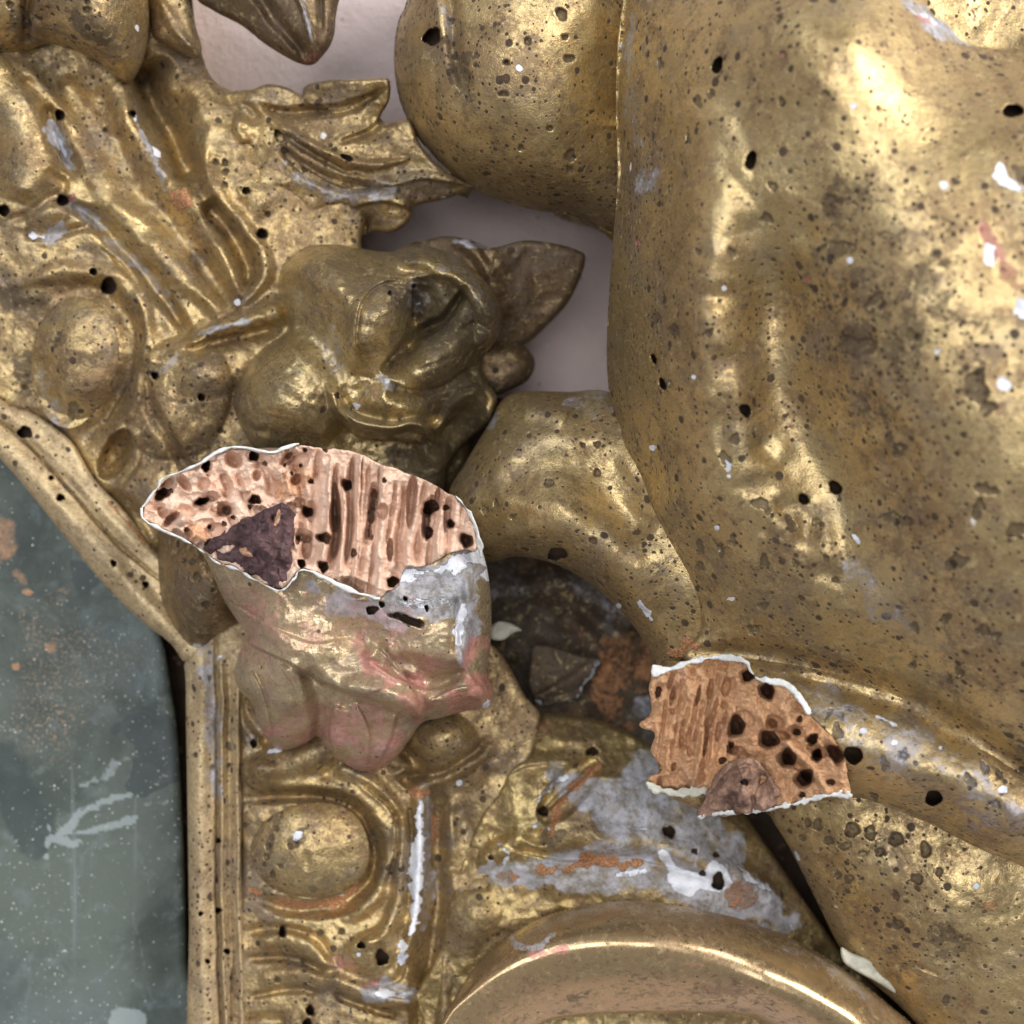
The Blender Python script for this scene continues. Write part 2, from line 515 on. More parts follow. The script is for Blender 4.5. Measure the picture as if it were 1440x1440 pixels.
M_frag = gilt('rubbed_gilding_on_red_bole', gold=(.56, .45, .24), dull=(.40, .30, .20), brown=(.20, .125, .10), speck=.1, dullness=.55, greyness=.25, rough=.32, pale=.2)
M_hoop = gilt('hoop_gilding', gold=(.47, .335, .165), dull=(.33, .225, .115), speck=.0, dullness=.4, greyness=.12, rough=.27, orange=.15, grit=.1)
M_base = gilt('pedestal_gilding', gold=(.60, .45, .18), dull=(.29, .195, .085), speck=.3, dullness=.5, greyness=.3, rough=.39)
M_woodp = wood('pale_worm_eaten_wood', (.80, .575, .44), (.70, .465, .34), (.19, .10, .06))
M_woodo = wood('orange_rotten_wood', (.72, .43, .24), (.58, .31, .155), (.16, .075, .042), 2.6)
M_wedge = wood('dark_splinter_wood', (.17, .10, .10), (.045, .025, .028), (.02, .012, .012), 1.5, (1, 1, 1, 0))
M_wedge2 = wood('brown_splinter_wood', (.42, .26, .18), (.10, .055, .045), (.02, .012, .012), 1.5, (1, 1, 1, 0))
M_gesso = gesso_mat('white_gesso', (.50, .50, .47), (.76, .76, .73))
M_gessoy = gesso_mat('cream_gesso', (.40, .385, .31), (.58, .56, .46))


def table_mat():
    s = NT('pink_beige_table')
    a = s.noise(160, 6, .6); f = s.noise(6, 5, .7); b = s.noise(40, 8, .7)
    col = s.mix(s.ramp(a, .3, .7), (.56, .45, .43), (.65, .54, .515))
    col = s.mix(s.math('MULTIPLY', s.ramp(b, .58, .75), .4), col, (.50, .31, .22))
    col = s.mix(s.math('MULTIPLY', s.specks(26, .14, .4), .7), col, (.62, .62, .58))
    col = s.mix(s.math('MULTIPLY', s.specks(20, .15, .35), .7), col, (.25, .19, .13))
    return s.done(col, .75, 0, s.bump(s.math('MULTIPLY_ADD', f, 2.5, s.math('MULTIPLY', b, 8)), U * 1.5, .9), .3)


def slate_mat():
    s = NT('dusty_dark_glass')
    a = s.noise(220, 7, .62, .4); b = s.noise(45, 9, .7, .5); f = s.noise(5, 4, .7)
    col = s.mix(s.ramp(a, .36, .62), (.03, .042, .034), (.088, .104, .088))
    sep = s.n('SeparateXYZ'); s.link(s.V, sep.inputs[0])
    col = s.mix(s.math('MULTIPLY', s.ramp(b, .5, .68), .6), col, (.15, .175, .175))
    st = s.noise(30, 6, .6, .2, sv=(1, .05, 1, .25))
    col = s.mix(s.math('MULTIPLY', s.ramp(st, .6, .7), .35), col, (.23, .26, .28))
    bl = s.ramp(s.math('ADD', s.attr('blue'), s.math('MULTIPLY_ADD', b, .8, -.4)), .1, .95)
    col = s.mix(s.math('MULTIPLY', bl, .75), col, (.115, .142, .145))
    dk = s.ramp(s.math('ADD', s.attr('grime_and_shade'), s.math('MULTIPLY_ADD', b, .9, -.45)), .3, .6)
    col = s.mix(s.math('MULTIPLY', dk, .7), col, (.03, .042, .042))
    keep = s.ramp(s.noise(120, 3), .35, .65, .12, .9)
    col = s.mix(s.math('MULTIPLY', s.specks(6, .20, keep, .1), .7), col, (.55, .55, .50))
    col = s.mix(s.math('MULTIPLY', s.specks(15, .10, .45, .1), .8), col, (.75, .72, .66))
    ds = s.math('MULTIPLY', s.attr('dustfield'), s.ramp(f, .52, .62))
    col = s.mix(s.math('MULTIPLY', ds, .6), col, (.42, .27, .16))
    dust = s.ramp(s.math('ADD', s.attr('dust'), s.math('MULTIPLY_ADD', b, 1.2, -.6)), .25, .85)
    col = s.mix(s.math('MULTIPLY', dust, .8), col, s.mix(s.ramp(f, .3, .7), (.33, .16, .07), (.55, .31, .17)))
    wh = s.ramp(s.math('ADD', s.attr('gesso'), s.math('MULTIPLY_ADD', f, 1.1, -.55)), .25, .95)
    col = s.mix(s.math('MULTIPLY', wh, .75), col, (.27, .31, .305))
    ro = s.ramp(b, .3, .7, .42, .7)
    return s.done(col, ro, 0, s.bump(s.math('ADD', f, s.math('MULTIPLY', wh, 1.5)), U, .5), .35)


M_table = table_mat(); M_slate = slate_mat()

# ------------------------------------------------------------------ setting
def plane(name, cx, cy, z, sx, sy, mat):
    me = bpy.data.meshes.new(name)
    v = [(-sx, -sy, 0), (sx, -sy, 0), (sx, sy, 0), (-sx, sy, 0)]
    t = .02
    v += [(a, b, -t) for a, b, _ in v]
    me.from_pydata(v, [], [(0, 1, 2, 3), (7, 6, 5, 4), (0, 4, 5, 1), (1, 5, 6, 2), (2, 6, 7, 3), (3, 7, 4, 0)])
    me.materials.append(mat)
    o = bpy.data.objects.new(name, me); sc.collection.objects.link(o)
    o.location = (cx, cy, z); return o


ta = plane('table', 0, 0, -172 * U, .6, .6, M_table)
ta['kind'] = 'structure'; ta['label'] = 'pinkish beige dusty work surface under the carving'

# glass sheet in the rebate of the frame
gl = Field([(-90, 540), (60, 660), (150, 770), (205, 850), (229, 903), (240, 965), (251, 1048), (259, 1215), (262, 1350), (264, 1510), (-90, 1510)], -46, 3.)
gl.round(16, 14).noise(1.5, 200, 2)
gl.paint_poly('dust', [(-10, 730), (20, 728), (34, 748), (30, 775), (14, 790), (0, 785)], .62, 8, 7)
gl.paint('dust', [(20, 800), (34, 815)], 9, .55, .9).paint('dust', [(60, 905), (78, 912)], 14, .55, .9).paint('dust', [(18, 935), (22, 938)], 8).paint('dust', [(30, 828), (42, 832)], 6)
gl.paint('dustfield', [(40, 880), (60, 950), (90, 1050)], 90, .9, .9)
gl.paint('blue', [(-60, 1420), (80, 1440), (200, 1420)], 300, .75, 1.).paint('blue', [(150, 900), (190, 960)], 90, .5, .9)
gl.paint('grime_and_shade', [(190, 1010), (235, 1060), (200, 1090)], 38, 1, .6).paint('grime_and_shade', [(100, 790), (120, 830)], 26, .8, .7).paint('grime_and_shade', [(10, 1060), (40, 1180)], 60, .6, .8)
gl.paint('gesso', [(68, 1205), (70, 1180), (92, 1170), (110, 1150), (140, 1135), (170, 1122), (212, 1110)], [7, 6, 8, 5, 4, 4, 2], 1, .5)
gl.paint('gesso', [(70, 1165), (80, 1180), (110, 1188), (118, 1185)], [4, 6, 7, 4], 1, .5)
gl.paint('gesso', [(108, 1172), (135, 1170), (165, 1162), (195, 1148)], [3, 8, 8, 4], 1, .5)
gl.paint('gesso', [(115, 1105), (150, 1095), (165, 1075), (195, 1062)], [3, 6, 8, 4], .8, .8)
gl.paint('gesso', [(205, 1130), (238, 1125)], 3, .7, .8)
gl.paint_poly('gesso', [(150, 1425), (175, 1415), (195, 1428), (205, 1450), (150, 1470)], 1, 4, 5)
for p in ([(95, 1190), (130, 1300), (180, 1420)], [(170, 1240), (195, 1310), (215, 1400)], [(200, 1210), (222, 1290)], [(205, 880), (215, 960), (222, 1010)], [(10, 1200), (30, 1330)], [(110, 1240), (116, 1290)]):
    gl.paint('gesso', p, 1.6, .55, .9)
go = gl.mesh('glass_panel', M_slate, None, 26, .1)
go['label'] = 'dark green dusty glass sheet with white smears set inside the gilded frame'; go['category'] = 'glass panel'

# ------------------------------------------------------------------ carved frame
fr = thing('picture_frame', 'carved and gilded wooden frame with egg bosses and leaves round the dark glass', 'frame', (250, 800, -60))

# backboard under everything
bb = Field([(-90, 700), (200, 700), (430, 300), (560, 420), (640, 560), (800, 560), (1000, 700), (1300, 1000), (1500, 1200), (1510, 1510), (-90, 1510)], -146, 6., False)
bb.noise(8, 60)
M_board = wood('brown_backboard_wood', (.085, .06, .042), (.05, .033, .023), (.02, .012, .01), 1.2)
bb.mesh('backboard', M_board, fr, 18, 0)

# rail: diagonal run
r1 = Field([(-90, 478), (0, 560), (50, 582), (100, 620), (133, 674), (177, 720), (222, 778), (262, 820), (300, 905), (263, 932), (240, 905), (200, 874), (150, 826), (100, 766), (50, 703), (0, 645), (-90, 555)], 42, 1.6, n=4)
r1.stroke([(-90, 528), (0, 592), (33, 620), (93, 683), (133, 730), (170, 770), (225, 815)], 4, -13, 'sharp')
r1.stroke([(-90, 548), (0, 622), (50, 672), (105, 735), (160, 800), (230, 880), (262, 915)], 26, 13)
r1.stroke([(-60, 520), (15, 585), (60, 625), (110, 675), (150, 722), (200, 775)], 14, 6)
r1.round(10, 14).noise(2.2, 40, 4)
for x, y, r in ((35, 608, 9), (85, 700, 5), (72, 672, 3), (160, 792, 4), (205, 822, 4)): r1.hole(x, y, r)
r1.paint('dust', [(150, 700), (210, 770)], 4, .6)
r1.mesh('rail', M_rail, fr, 110, .05, 'diagonal run of the plain gilt inner rail')
# rail: vertical run
r2 = Field([(262, 928), (300, 880), (352, 880), (340, 1000), (341, 1200), (342, 1510), (268, 1510), (266, 1300), (263, 1100), (261, 960)], 42, 1.6, n=4)
r2.stroke([(283, 900), (281, 1100), (284, 1300), (287, 1510)], 22, 12)
r2.stroke([(305, 900), (304, 1100), (306, 1300), (310, 1510)], 5, -15, 'sharp')
r2.stroke([(312, 930), (311, 1200), (316, 1510)], 5, 8)
r2.stroke([(322, 930), (322, 1200), (326, 1510)], 8, -9)
r2.stroke([(334, 930), (334, 1100), (336, 1300), (338, 1510)], 6, 8)
r2.round(9, 14).noise(2.4, 34, 4)
for x, y, r in ((307, 1280, 4), (319, 1338, 4), (282, 1285, 3), (292, 1352, 3), (308, 1182, 3)): r2.hole(x, y, r)
r2.paint('greywash', [(288, 900), (290, 960), (300, 1030), (302, 1120)], 14, .62, .8)
r2.paint('gesso', [(308, 930), (312, 925)], 5, .6)
r2.paint('grime_and_shade', [(320, 1045), (328, 1047)], 7, .5).paint('grime_and_shade', [(318, 1075), (322, 1075)], 3, .5)
r2.mesh('rail', M_rail, fr, 110, .05, 'vertical run of the plain gilt inner rail')

# upper carved border
C = Field([(-90, -90), (230, -90), (266, -20), (274, 30), (284, 75), (300, 112), (332, 130), (385, 150), (440, 190), (500, 255), (516, 300), (508, 345), (540, 400),
           (640, 520), (660, 640), (640, 760), (560, 800), (420, 800), (330, 800), (228, 795), (177, 722), (133, 678), (100, 620), (50, 583), (0, 566), (-90, 490)], 0, 2.)
C.tps([(-90, -90, 70), (230, -90, 60), (-90, 490, 30), (0, 560, 40), (100, 610, 42), (180, 720, 36), (230, 790, 30), (420, 800, 30), (640, 700, -90), (660, 620, -60), (560, 480, 60), (500, 320, 55),
       (440, 230, 78), (380, 160, 60), (290, 100, 46), (150, 200, 88), (60, 200, 90), (250, 350, 90), (380, 330, 84), (60, 350, 74), (-80, 250, 85), (300, 560, 66), (180, 560, 58)])
C.fat = 1.35; C.amp = .8
C.stroke([(70, 90), (130, 175), (205, 265), (268, 345), (325, 432)], [34, 46, 46, 42, 16], -44)
C.stroke([(60, 150), (85, 200), (112, 250)], [10, 18, 10], -26)
C.stroke([(190, 90), (222, 150), (256, 218), (276, 258)], [30, 42, 40, 20], -110)
C.stroke([(246, 256), (285, 310), (318, 365), (338, 418)], [22, 26, 22, 10], 18)
C.stroke([(290, 280), (322, 325), (348, 368), (348, 404)], [12, 22, 22, 12], -44)
C.stroke([(80, 150), (110, 205), (150, 262), (213, 340), (318, 446)], [14, 22, 24, 22, 12], 22)
C.stroke([(170, 150), (215, 238), (285, 330), (332, 404)], [20, 26, 24, 12], 16)
C.stroke([(215, 100), (253, 160), (285, 233), (320, 293), (358, 345), (368, 385), (338, 432)], [16, 22, 22, 20, 17, 14, 9], 32)
C.stroke([(262, 95), (300, 165), (335, 235), (372, 310)], [30, 40, 40, 34], 22)
C.stroke([(86, 282), (143, 312), (180, 362), (217, 410), (264, 468)], [10, 17, 18, 16, 10], -36)
C.crease([(140, 345), (165, 365), (185, 392), (202, 425)], 10, 16, -1, .1)
C.stroke([(141, 345), (165, 367), (186, 394), (203, 426)], 3, -8)
C.stroke([(-50, 80), (10, 140), (44, 215), (22, 285)], [50, 56, 48, 34], 52)
C.stroke([(30, 105), (68, 170), (98, 245)], [12, 18, 14], -22)
C.stroke([(62, 240), (90, 265), (40, 300), (10, 310)], 9, -14)
C.boss(66, 300, 40, 24, -10, 18).stroke([(30, 332), (80, 330), (130, 318)], 8, -16)
C.boss(60, 380, 90, 60, 20, 14)
C.stroke([(60, 418), (125, 405), (165, 430), (183, 480), (176, 545), (140, 600), (95, 618)], 20, -20)
C.stroke([(20, 400), (90, 378), (160, 392), (200, 440), (205, 500), (190, 560), (160, 610)], [10, 16, 18, 16, 16, 14, 8], 17)
C.crease([(185, 405), (200, 450), (196, 505), (170, 560), (145, 605)], 8, 16, -1)
C.stroke([(262, 487), (300, 463), (345, 450), (400, 436)], [10, 16, 18, 20], 34)
C.crease([(255, 492), (300, 475), (350, 462), (396, 452)], -18, 26, 1)
C.stroke([(270, 478), (300, 452), (335, 432)], 7, -12)
C.boss(250, 560, 74, 92, 25, 34, .8).boss(300, 520, 60, 44, -20, 20)
C.stroke([(200, 520), (215, 580), (250, 640), (275, 690)], [8, 12, 12, 8], -20)
C.boss(163, 640, 20, 40, 24, -44, .6).stroke([(140, 610), (185, 610), (192, 650), (165, 690)], 9, 12)
C.boss(230, 700, 50, 40, 20, 16).stroke([(150, 690), (200, 730), (235, 780)], 14, -16)
C.crinkle(8, 80, 8).crinkle(1.6, 26, 2).noise(12, 110, 3, 12).noise(4, 60, 3, 2).noise(1.4, 12, 3, 8)
C.round(12, 16)
for h in ((84, 162, 7), (88, 282, 8), (5, 296, 8), (153, 402, 11), (368, 329, 7), (186, 160, 5), (186, 194, 3), (120, 12, 3), (303, 228, 4), (316, 229, 4.5), (317, 241, 4.5), (316, 260, 4), (376, 301, 4), (346, 268, 5), (148, 183, 3), (332, 239, 2),
          (131, 382, 5), (88, 432, 4), (100, 440, 4), (57, 457, 3), (218, 528, 5), (210, 525, 4), (283, 559, 5), (35, 545, 4), (95, 570, 6), (300, 720, 5), (236, 486, 3), (208, 490, 3.5), (206, 508, 3)):
    C.hole(*h, depth=34 if h[2] > 4.5 else 8, attr='hole' if h[2] > 4.5 else 'grime_and_shade', rag=.1)
C.paint('greywash', [(62, 165), (82, 200), (100, 232)], [6, 12, 9], .95).paint('gesso', [(75, 190), (92, 222)], 4.5, .9)
C.paint('greywash', [(92, 285), (120, 300), (145, 322)], 12, .7).paint('greywash', [(60, 338), (90, 325)], 12, .8).paint('gesso', [(40, 332), (60, 334)], 4, .9)
C.paint('greywash', [(186, 165), (205, 200), (226, 240), (234, 272)], 5, .8).paint('gesso', [(216, 208), (226, 220)], 4, 1).paint('gesso', [(186, 160), (188, 172)], 4, .8).paint('gesso', [(334, 426)], 5, 1)
C.paint('greywash', [(150, 335), (200, 385), (240, 430)], 9, .6).paint('greywash', [(280, 470), (320, 455), (350, 448)], 6, .8)
C.paint('greywash', [(230, 340), (290, 400)], 20, .35).paint('bole', [(96, 285), (104, 275)], 4, 1)
C.paint('grime_and_shade', [(0, 410), (30, 430), (60, 420)], 18, .3).paint('grime_and_shade', [(40, 500), (35, 540)], 22, .28)
C.paint('grime_and_shade', [(220, 560), (230, 600), (280, 520), (300, 640)], 60, .12, .8).paint('dust', [(250, 270), (262, 290)], 12, .6)
C.paint('greywash', [(212, 530), (230, 520), (250, 500)], 7, .6)
C.mesh('carved_border', M_frame, fr, 205, .03, 'upper fluted stretch of the carved gilt border')

# egg bosses
e1 = Field([(114, 418), (146, 432), (164, 468), (166, 510), (150, 556), (120, 592), (94, 602), (66, 586), (48, 548), (44, 505), (56, 456), (82, 426)], 50, 1.6)
e1.boss(116, 490, 72, 100, 12, 60, .9).stroke([(60, 500), (70, 560), (100, 592)], 26, -14).crinkle(4, 50, 6).noise(3, 30, 3, 4)
for h in ((80, 478, 4), (84, 470, 4), (76, 482, 3)): e1.hole(*h, depth=5, attr='grime_and_shade')
e1.paint('greywash', [(60, 530), (66, 570), (90, 590)], 16, .5).paint('grime_and_shade', [(78, 475), (88, 480)], 12, .35).paint('grime_and_shade', [(100, 570), (105, 585)], 12, .3)
e1.mesh('egg_boss', M_frame, fr, 50, 0.05, 'egg boss beside the diagonal rail')

# swelling lobes at the top left
b1 = Field([(-90, -90), (190, -90), (207, -10), (210, 40), (201, 85), (182, 116), (160, 108), (138, 86), (100, 70), (70, 62), (40, 72), (0, 84), (-90, 96)], 0, 2.)
b1.tps([(-90, -90, 190), (190, -90, 170), (207, 30, 120), (180, 110, 100), (140, 40, 190), (110, -20, 210), (60, 20, 165), (20, 30, 170), (-60, 20, 190), (70, 62, 120), (0, 80, 110), (150, 90, 130)])
b1.round(34, 46).stroke([(40, -10), (36, 20), (40, 60)], 14, -22).noise(4, 40, 4, 3)
for h in ((14, 7, 5), (122, 14, 5), (122, 2, 4), (30, 10, 3), (48, 24, 4), (100, 28, 3)): b1.hole(*h, depth=6, attr='grime_and_shade')
b1.paint('grime_and_shade', [(100, 25), (150, 45)], 22, .22).paint('grime_and_shade', [(20, 15), (40, 30)], 16, .3).paint('gesso', [(190, 38), (192, 44)], 2.5, 1)
b1.mesh('lobe', M_frame, fr, 90, .3)
b2 = Field([(205, -90), (255, -60), (268, -10), (275, 35), (284, 68), (276, 82), (256, 75), (232, 62), (212, 40)], 92, 1.8)
b2.round(22, 34).stroke([(225, 0), (245, 40), (270, 72)], 12, 10).noise(3, 30)
b2.mesh('lobe', M_frame, fr, 90, .2)

# acanthus leaf
L = Field([(300, 140), (330, 128), (352, 126), (376, 118), (402, 122), (418, 130), (424, 134), (428, 122), (442, 116), (470, 112), (508, 111), (543, 110), (549, 122), (547, 142), (538, 158), (535, 166), (544, 174), (556, 170), (574, 168),
           (582, 180), (592, 205), (620, 236), (646, 252), (669, 262), (650, 272), (622, 281), (590, 288), (581, 294), (578, 306), (566, 320), (548, 328), (528, 326), (510, 332), (498, 348), (470, 356), (430, 350), (390, 346), (360, 310), (325, 230)], 0, 1.6, n=5)
L.tps([(300, 140, 50), (360, 128, 78), (424, 136, 84), (480, 112, 128), (545, 112, 142), (540, 160, 100), (450, 145, 92), (400, 170, 84), (350, 180, 70), (330, 230, 66), (380, 240, 90), (440, 190, 98), (500, 180, 104), (560, 180, 118), (580, 230, 104),
       (630, 255, 98), (666, 262, 84), (610, 278, 70), (520, 215, 112), (450, 220, 108), (420, 262, 82), (480, 268, 84), (540, 265, 90), (580, 275, 84), (560, 310, 66), (520, 300, 56), (470, 320, 40), (400, 320, 66), (370, 300, 80)])
L.stroke([(365, 150), (400, 158), (450, 158), (500, 148), (540, 124)], [8, 14, 14, 12, 6], -20)
L.stroke([(380, 172), (430, 196), (470, 218), (520, 232), (570, 225)], [8, 10, 12, 10, 6], 12)
L.stroke([(400, 185), (440, 215), (480, 238), (500, 240)], 8, -12)
L.stroke([(395, 205), (430, 240), (470, 258), (530, 262)], [8, 16, 18, 10], -22)
L.stroke([(420, 228), (455, 252), (490, 262)], 5, 9)
L.crease([(480, 238), (510, 258), (560, 258), (600, 250), (660, 262)], 12, 16, -1)
L.crease([(424, 134), (440, 148), (470, 156), (505, 150)], 9, 16, -1)
L.stroke([(540, 166), (520, 185), (480, 200)], 7, -12)
L.crease([(490, 290), (515, 284), (545, 282), (580, 292)], 24, 22, -1)
L.stroke([(345, 150), (330, 180), (345, 205)], 18, 14).boss(345, 160, 26, 16, 30, -12).boss(340, 185, 22, 26, 0, 12)
L.stroke([(470, 300), (500, 310), (520, 318)], 20, -26)
L.crinkle(7, 60, 8).crinkle(1.5, 20, 2).noise(4, 26, 4, 6).noise(1.3, 9, 3, 2).round(7, 12)
for h in ((393, 192, 6, 8, -30), (488, 222, 8, 4, 20), (378, 302, 4), (368, 330, 7), (346, 268, 5), (303, 228, 4), (315, 228, 4.5), (317, 241, 4.5), (316, 260, 4)): L.hole(*h, depth=26 if h[2] > 5 else 6, attr='hole' if h[2] > 5 else 'grime_and_shade')
L.paint('greywash', [(400, 232), (440, 262), (500, 270), (560, 262)], [8, 16, 16, 10], .55).paint('greywash', [(380, 262), (400, 290)], 10, .5)
L.mesh('acanthus_leaf', M_frame, fr, 60, .35)

# drooping leaf at the top edge
lf = Field([(262, -90), (272, -10), (300, 15), (340, 36), (370, 60), (395, 76), (420, 89), (440, 91), (456, 76), (467, 58), (472, 25), (472, -90)], 0, 1.8)
lf.tps([(262, -90, 150), (300, 10, 90), (370, 58, 100), (432, 88, 120), (470, 20, 130), (470, -90, 190), (400, 0, 150), (430, 40, 165), (340, 0, 120)])
lf.stroke([(330, -60), (370, 0), (410, 50), (435, 85)], 14, -22).stroke([(400, -60), (422, 0), (436, 40), (440, 85)], 7, 22).stroke([(445, -60), (452, 0), (452, 50)], 9, -14)
lf.round(12, 30).noise(4, 30)
lf.paint('bole', [(430, 86), (450, 74)], 7, .55).paint('greywash', [(424, -10), (434, 30), (440, 60)], 4, .6)
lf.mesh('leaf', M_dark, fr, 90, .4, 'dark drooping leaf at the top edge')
# leaf and bud behind the rosette
lg = Field([(575, 352), (600, 338), (627, 332), (660, 337), (693, 348), (737, 338), (783, 343), (812, 352), (823, 361), (817, 388), (797, 428), (760, 467), (735, 486), (690, 500), (620, 440)], 0, 1.8)
lg.tps([(600, 338, 30), (660, 337, 58), (693, 350, 70), (737, 338, 66), (823, 360, 40), (797, 428, 10), (740, 484, -10), (690, 440, 40), (740, 390, 50), (620, 400, 40)])
lg.stroke([(640, 334), (670, 356), (692, 390)], 14, 14).crease([(700, 352), (690, 400), (700, 450)], 14, 40, -1).stroke([(730, 360), (760, 390), (760, 440)], 30, -8)
lg.round(9, 16).noise(4, 24, 4, 3)
lg.paint('greywash', [(640, 338), (672, 346), (690, 350)], 5, .7)
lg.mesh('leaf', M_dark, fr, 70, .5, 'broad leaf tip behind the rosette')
lh = Field([(660, 480), (700, 473), (733, 483), (752, 507), (744, 533), (722, 546), (690, 556), (650, 540)], 30, 1.8)
lh.round(30, 50).noise(4, 24)
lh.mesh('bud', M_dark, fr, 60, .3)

# rosette
K = Field([(388, 387), (400, 363), (433, 345), (473, 343), (513, 350), (547, 354), (577, 344), (620, 351), (660, 373), (690, 405), (707, 440), (700, 474), (680, 503), (681, 533), (699, 560), (684, 597), (655, 622), (632, 653), (626, 690), (600, 720),
           (540, 700), (440, 680), (367, 640), (340, 604), (327, 567), (332, 540), (344, 518), (367, 490), (400, 467), (397, 447), (388, 420)], 0, 1.6, n=5)
K.tps([(388, 400, 96), (433, 350, 110), (513, 356, 120), (577, 350, 110), (650, 375, 120), (705, 440, 110), (680, 505, 100), (698, 560, 100), (650, 620, 80), (626, 690, 60), (540, 690, 60), (440, 670, 70), (350, 620, 96), (330, 560, 96), (400, 460, 110),
       (450, 400, 184), (490, 440, 190), (430, 480, 160), (390, 545, 172), (440, 590, 160), (470, 530, 160), (540, 400, 180), (620, 390, 180), (680, 440, 160), (600, 470, 150), (620, 520, 158), (560, 560, 170), (600, 640, 90), (520, 620, 120)])
K.stroke([(410, 372), (450, 384), (480, 412), (496, 455), (505, 500)], [40, 52, 54, 48, 34], 34)
K.stroke([(440, 350), (472, 384), (488, 424)], [18, 22, 22], 12)
K.boss(394, 548, 110, 84, -50, 26)
K.stroke([(418, 455), (448, 486), (470, 520)], [26, 34, 24], -18)
K.stroke([(340, 580), (352, 602), (380, 608)], 9, -10)
K.boss(532, 455, 46, 78, 18, 52)
K.crease([(506, 530), (498, 470), (510, 420), (540, 394), (575, 396)], 20, 30, -1)
K.crease([(578, 398), (580, 440), (566, 480), (535, 522)], -40, 52, -1, .1)
K.boss(612, 438, 60, 52, -40, -46)
K.stroke([(585, 405), (600, 430), (590, 460)], [14, 18, 10], 12)
K.stroke([(566, 498), (598, 470), (628, 448), (655, 405)], [10, 18, 15, 10], -40)
K.boss(612, 500, 82, 40, -30, 54)
K.crease([(548, 536), (580, 548), (625, 540), (668, 510)], -30, 34, 1, .1)
K.stroke([(548, 366), (605, 364), (658, 392), (690, 445), (682, 505)], [16, 28, 30, 28, 18], 36)
K.crease([(575, 392), (625, 390), (662, 425), (668, 480)], -24, 30, 1, .12)
K.stroke([(462, 535), (476, 575), (505, 596), (545, 602), (585, 596), (612, 622)], [10, 16, 15, 14, 13, 8], 38)
K.crease([(470, 556), (482, 578), (506, 590), (545, 594)], -12, 22, -1, .1)
K.boss(555, 566, 54, 30, 10, 26)
K.stroke([(588, 588), (612, 602), (642, 570), (676, 545)], [9, 13, 14, 10], 22)
K.crease([(466, 588), (505, 614), (560, 620), (600, 625)], -44, 60, 1)
K.boss(640, 600, 56, 52, 0, -70).stroke([(676, 528), (700, 560), (684, 592)], 10, 18)
K.stroke([(471, 556), (478, 577), (498, 597)], 3, -12, 'sharp')
K.stroke([(500, 394), (520, 386), (545, 390), (560, 386)], 4, -7)
K.stroke([(640, 470), (668, 455), (690, 465)], 8, -10).stroke([(590, 520), (640, 500)], 5, -5)
K.crinkle(8, 70, 3).crinkle(3.5, 26, 5).round(26, 52).noise(5, 46, 3, 4).noise(1.2, 10, 3, 1)
for h in ((474, 556, 3, 5), (582, 402, 3), (548, 412, 3)): K.hole(*h, depth=16)
K.paint('gesso', [(542, 531), (546, 538)], 5, .8).paint('greywash', [(535, 528), (545, 540), (552, 545)], 8, .8).paint('bole', [(528, 545), (526, 560)], 6, .55)
K.paint('gesso', [(497, 568), (508, 572)], 5, .7).paint('gesso', [(588, 428), (592, 426)], 2.5, 1).paint('greywash', [(696, 580), (690, 596)], 7, .8)
K.paint('greywash', [(575, 415), (590, 425), (582, 405)], 14, .5).paint('greywash', [(470, 480), (460, 510), (480, 520)], 26, .4)
K.paint('greywash', [(600, 355), (660, 385), (700, 440)], 18, .35).paint('dust', [(650, 610), (640, 630)], 4, .4)
K.paint('grime_and_shade', [(590, 410), (640, 440), (640, 520), (660, 580)], [50, 60, 60, 56], .3, .9)  # darkens the right hollow of the rosette, shade laid into the colour
K.paint('grime_and_shade', [(570, 640), (620, 650), (600, 690)], 40, .3, .8)  # recess shade under the rosette, painted as a darker tone
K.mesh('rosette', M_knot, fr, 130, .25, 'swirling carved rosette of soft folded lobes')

# leaf tip hanging over the rail corner
T = Field([(232, 725), (222, 770), (222, 825), (234, 870), (256, 904), (272, 914), (288, 911), (302, 896), (322, 884), (345, 868), (362, 820), (340, 740)], 0, 1.6)
T.tps([(232, 735, 90), (222, 800, 80), (236, 870, 74), (272, 910, 72), (340, 870, 90), (355, 780, 110), (280, 790, 176), (300, 750, 150), (275, 850, 160), (315, 830, 168)])
T.round(26, 60).stroke([(238, 780), (244, 840), (262, 892)], 9, -9).crinkle(5, 40, 2).noise(4, 26, 4, 9)
for h in ((277, 812, 6), (259, 788, 4), (270, 790, 4), (290, 850, 5), (300, 830, 3)): T.hole(*h, depth=7, attr='grime_and_shade')
T.paint('gesso', [(270, 912), (284, 910)], 3.5, .8)
T.mesh('leaf', M_lobe, fr, 60, .4, 'dark rounded leaf tip over the rail corner')

# lower carved border
B = Field([(341, 860), (420, 850), (560, 930), (680, 900), (740, 980), (760, 1010), (740, 1080), (700, 1150), (690, 1240), (660, 1330), (640, 1400), (625, 1510), (342, 1510), (341, 1200)], 0, 2.)
B.tps([(341, 880, 40), (341, 1100, 42), (341, 1300, 42), (341, 1510, 42), (640, 1500, 40), (640, 1350, 40), (600, 1250, 54), (560, 1100, 66), (620, 1050, 76), (700, 1000, 60), (450, 1000, 62), (450, 1100, 62), (450, 1280, 64), (540, 1350, 70), (450, 1420, 60), (740, 1050, 66), (690, 1200, 58), (660, 1120, 50)])
B.fat = 1.45; B.amp = .9
B.stroke([(348, 1080), (400, 1072), (450, 1052), (475, 1040)], [14, 26, 28, 22], 40).boss(368, 1090, 28, 26, 0, 18)
B.stroke([(355, 1100), (400, 1106), (460, 1104), (510, 1122), (540, 1160), (547, 1210), (530, 1262), (490, 1290)], [8, 12, 15, 17, 17, 16, 15, 8], 20)
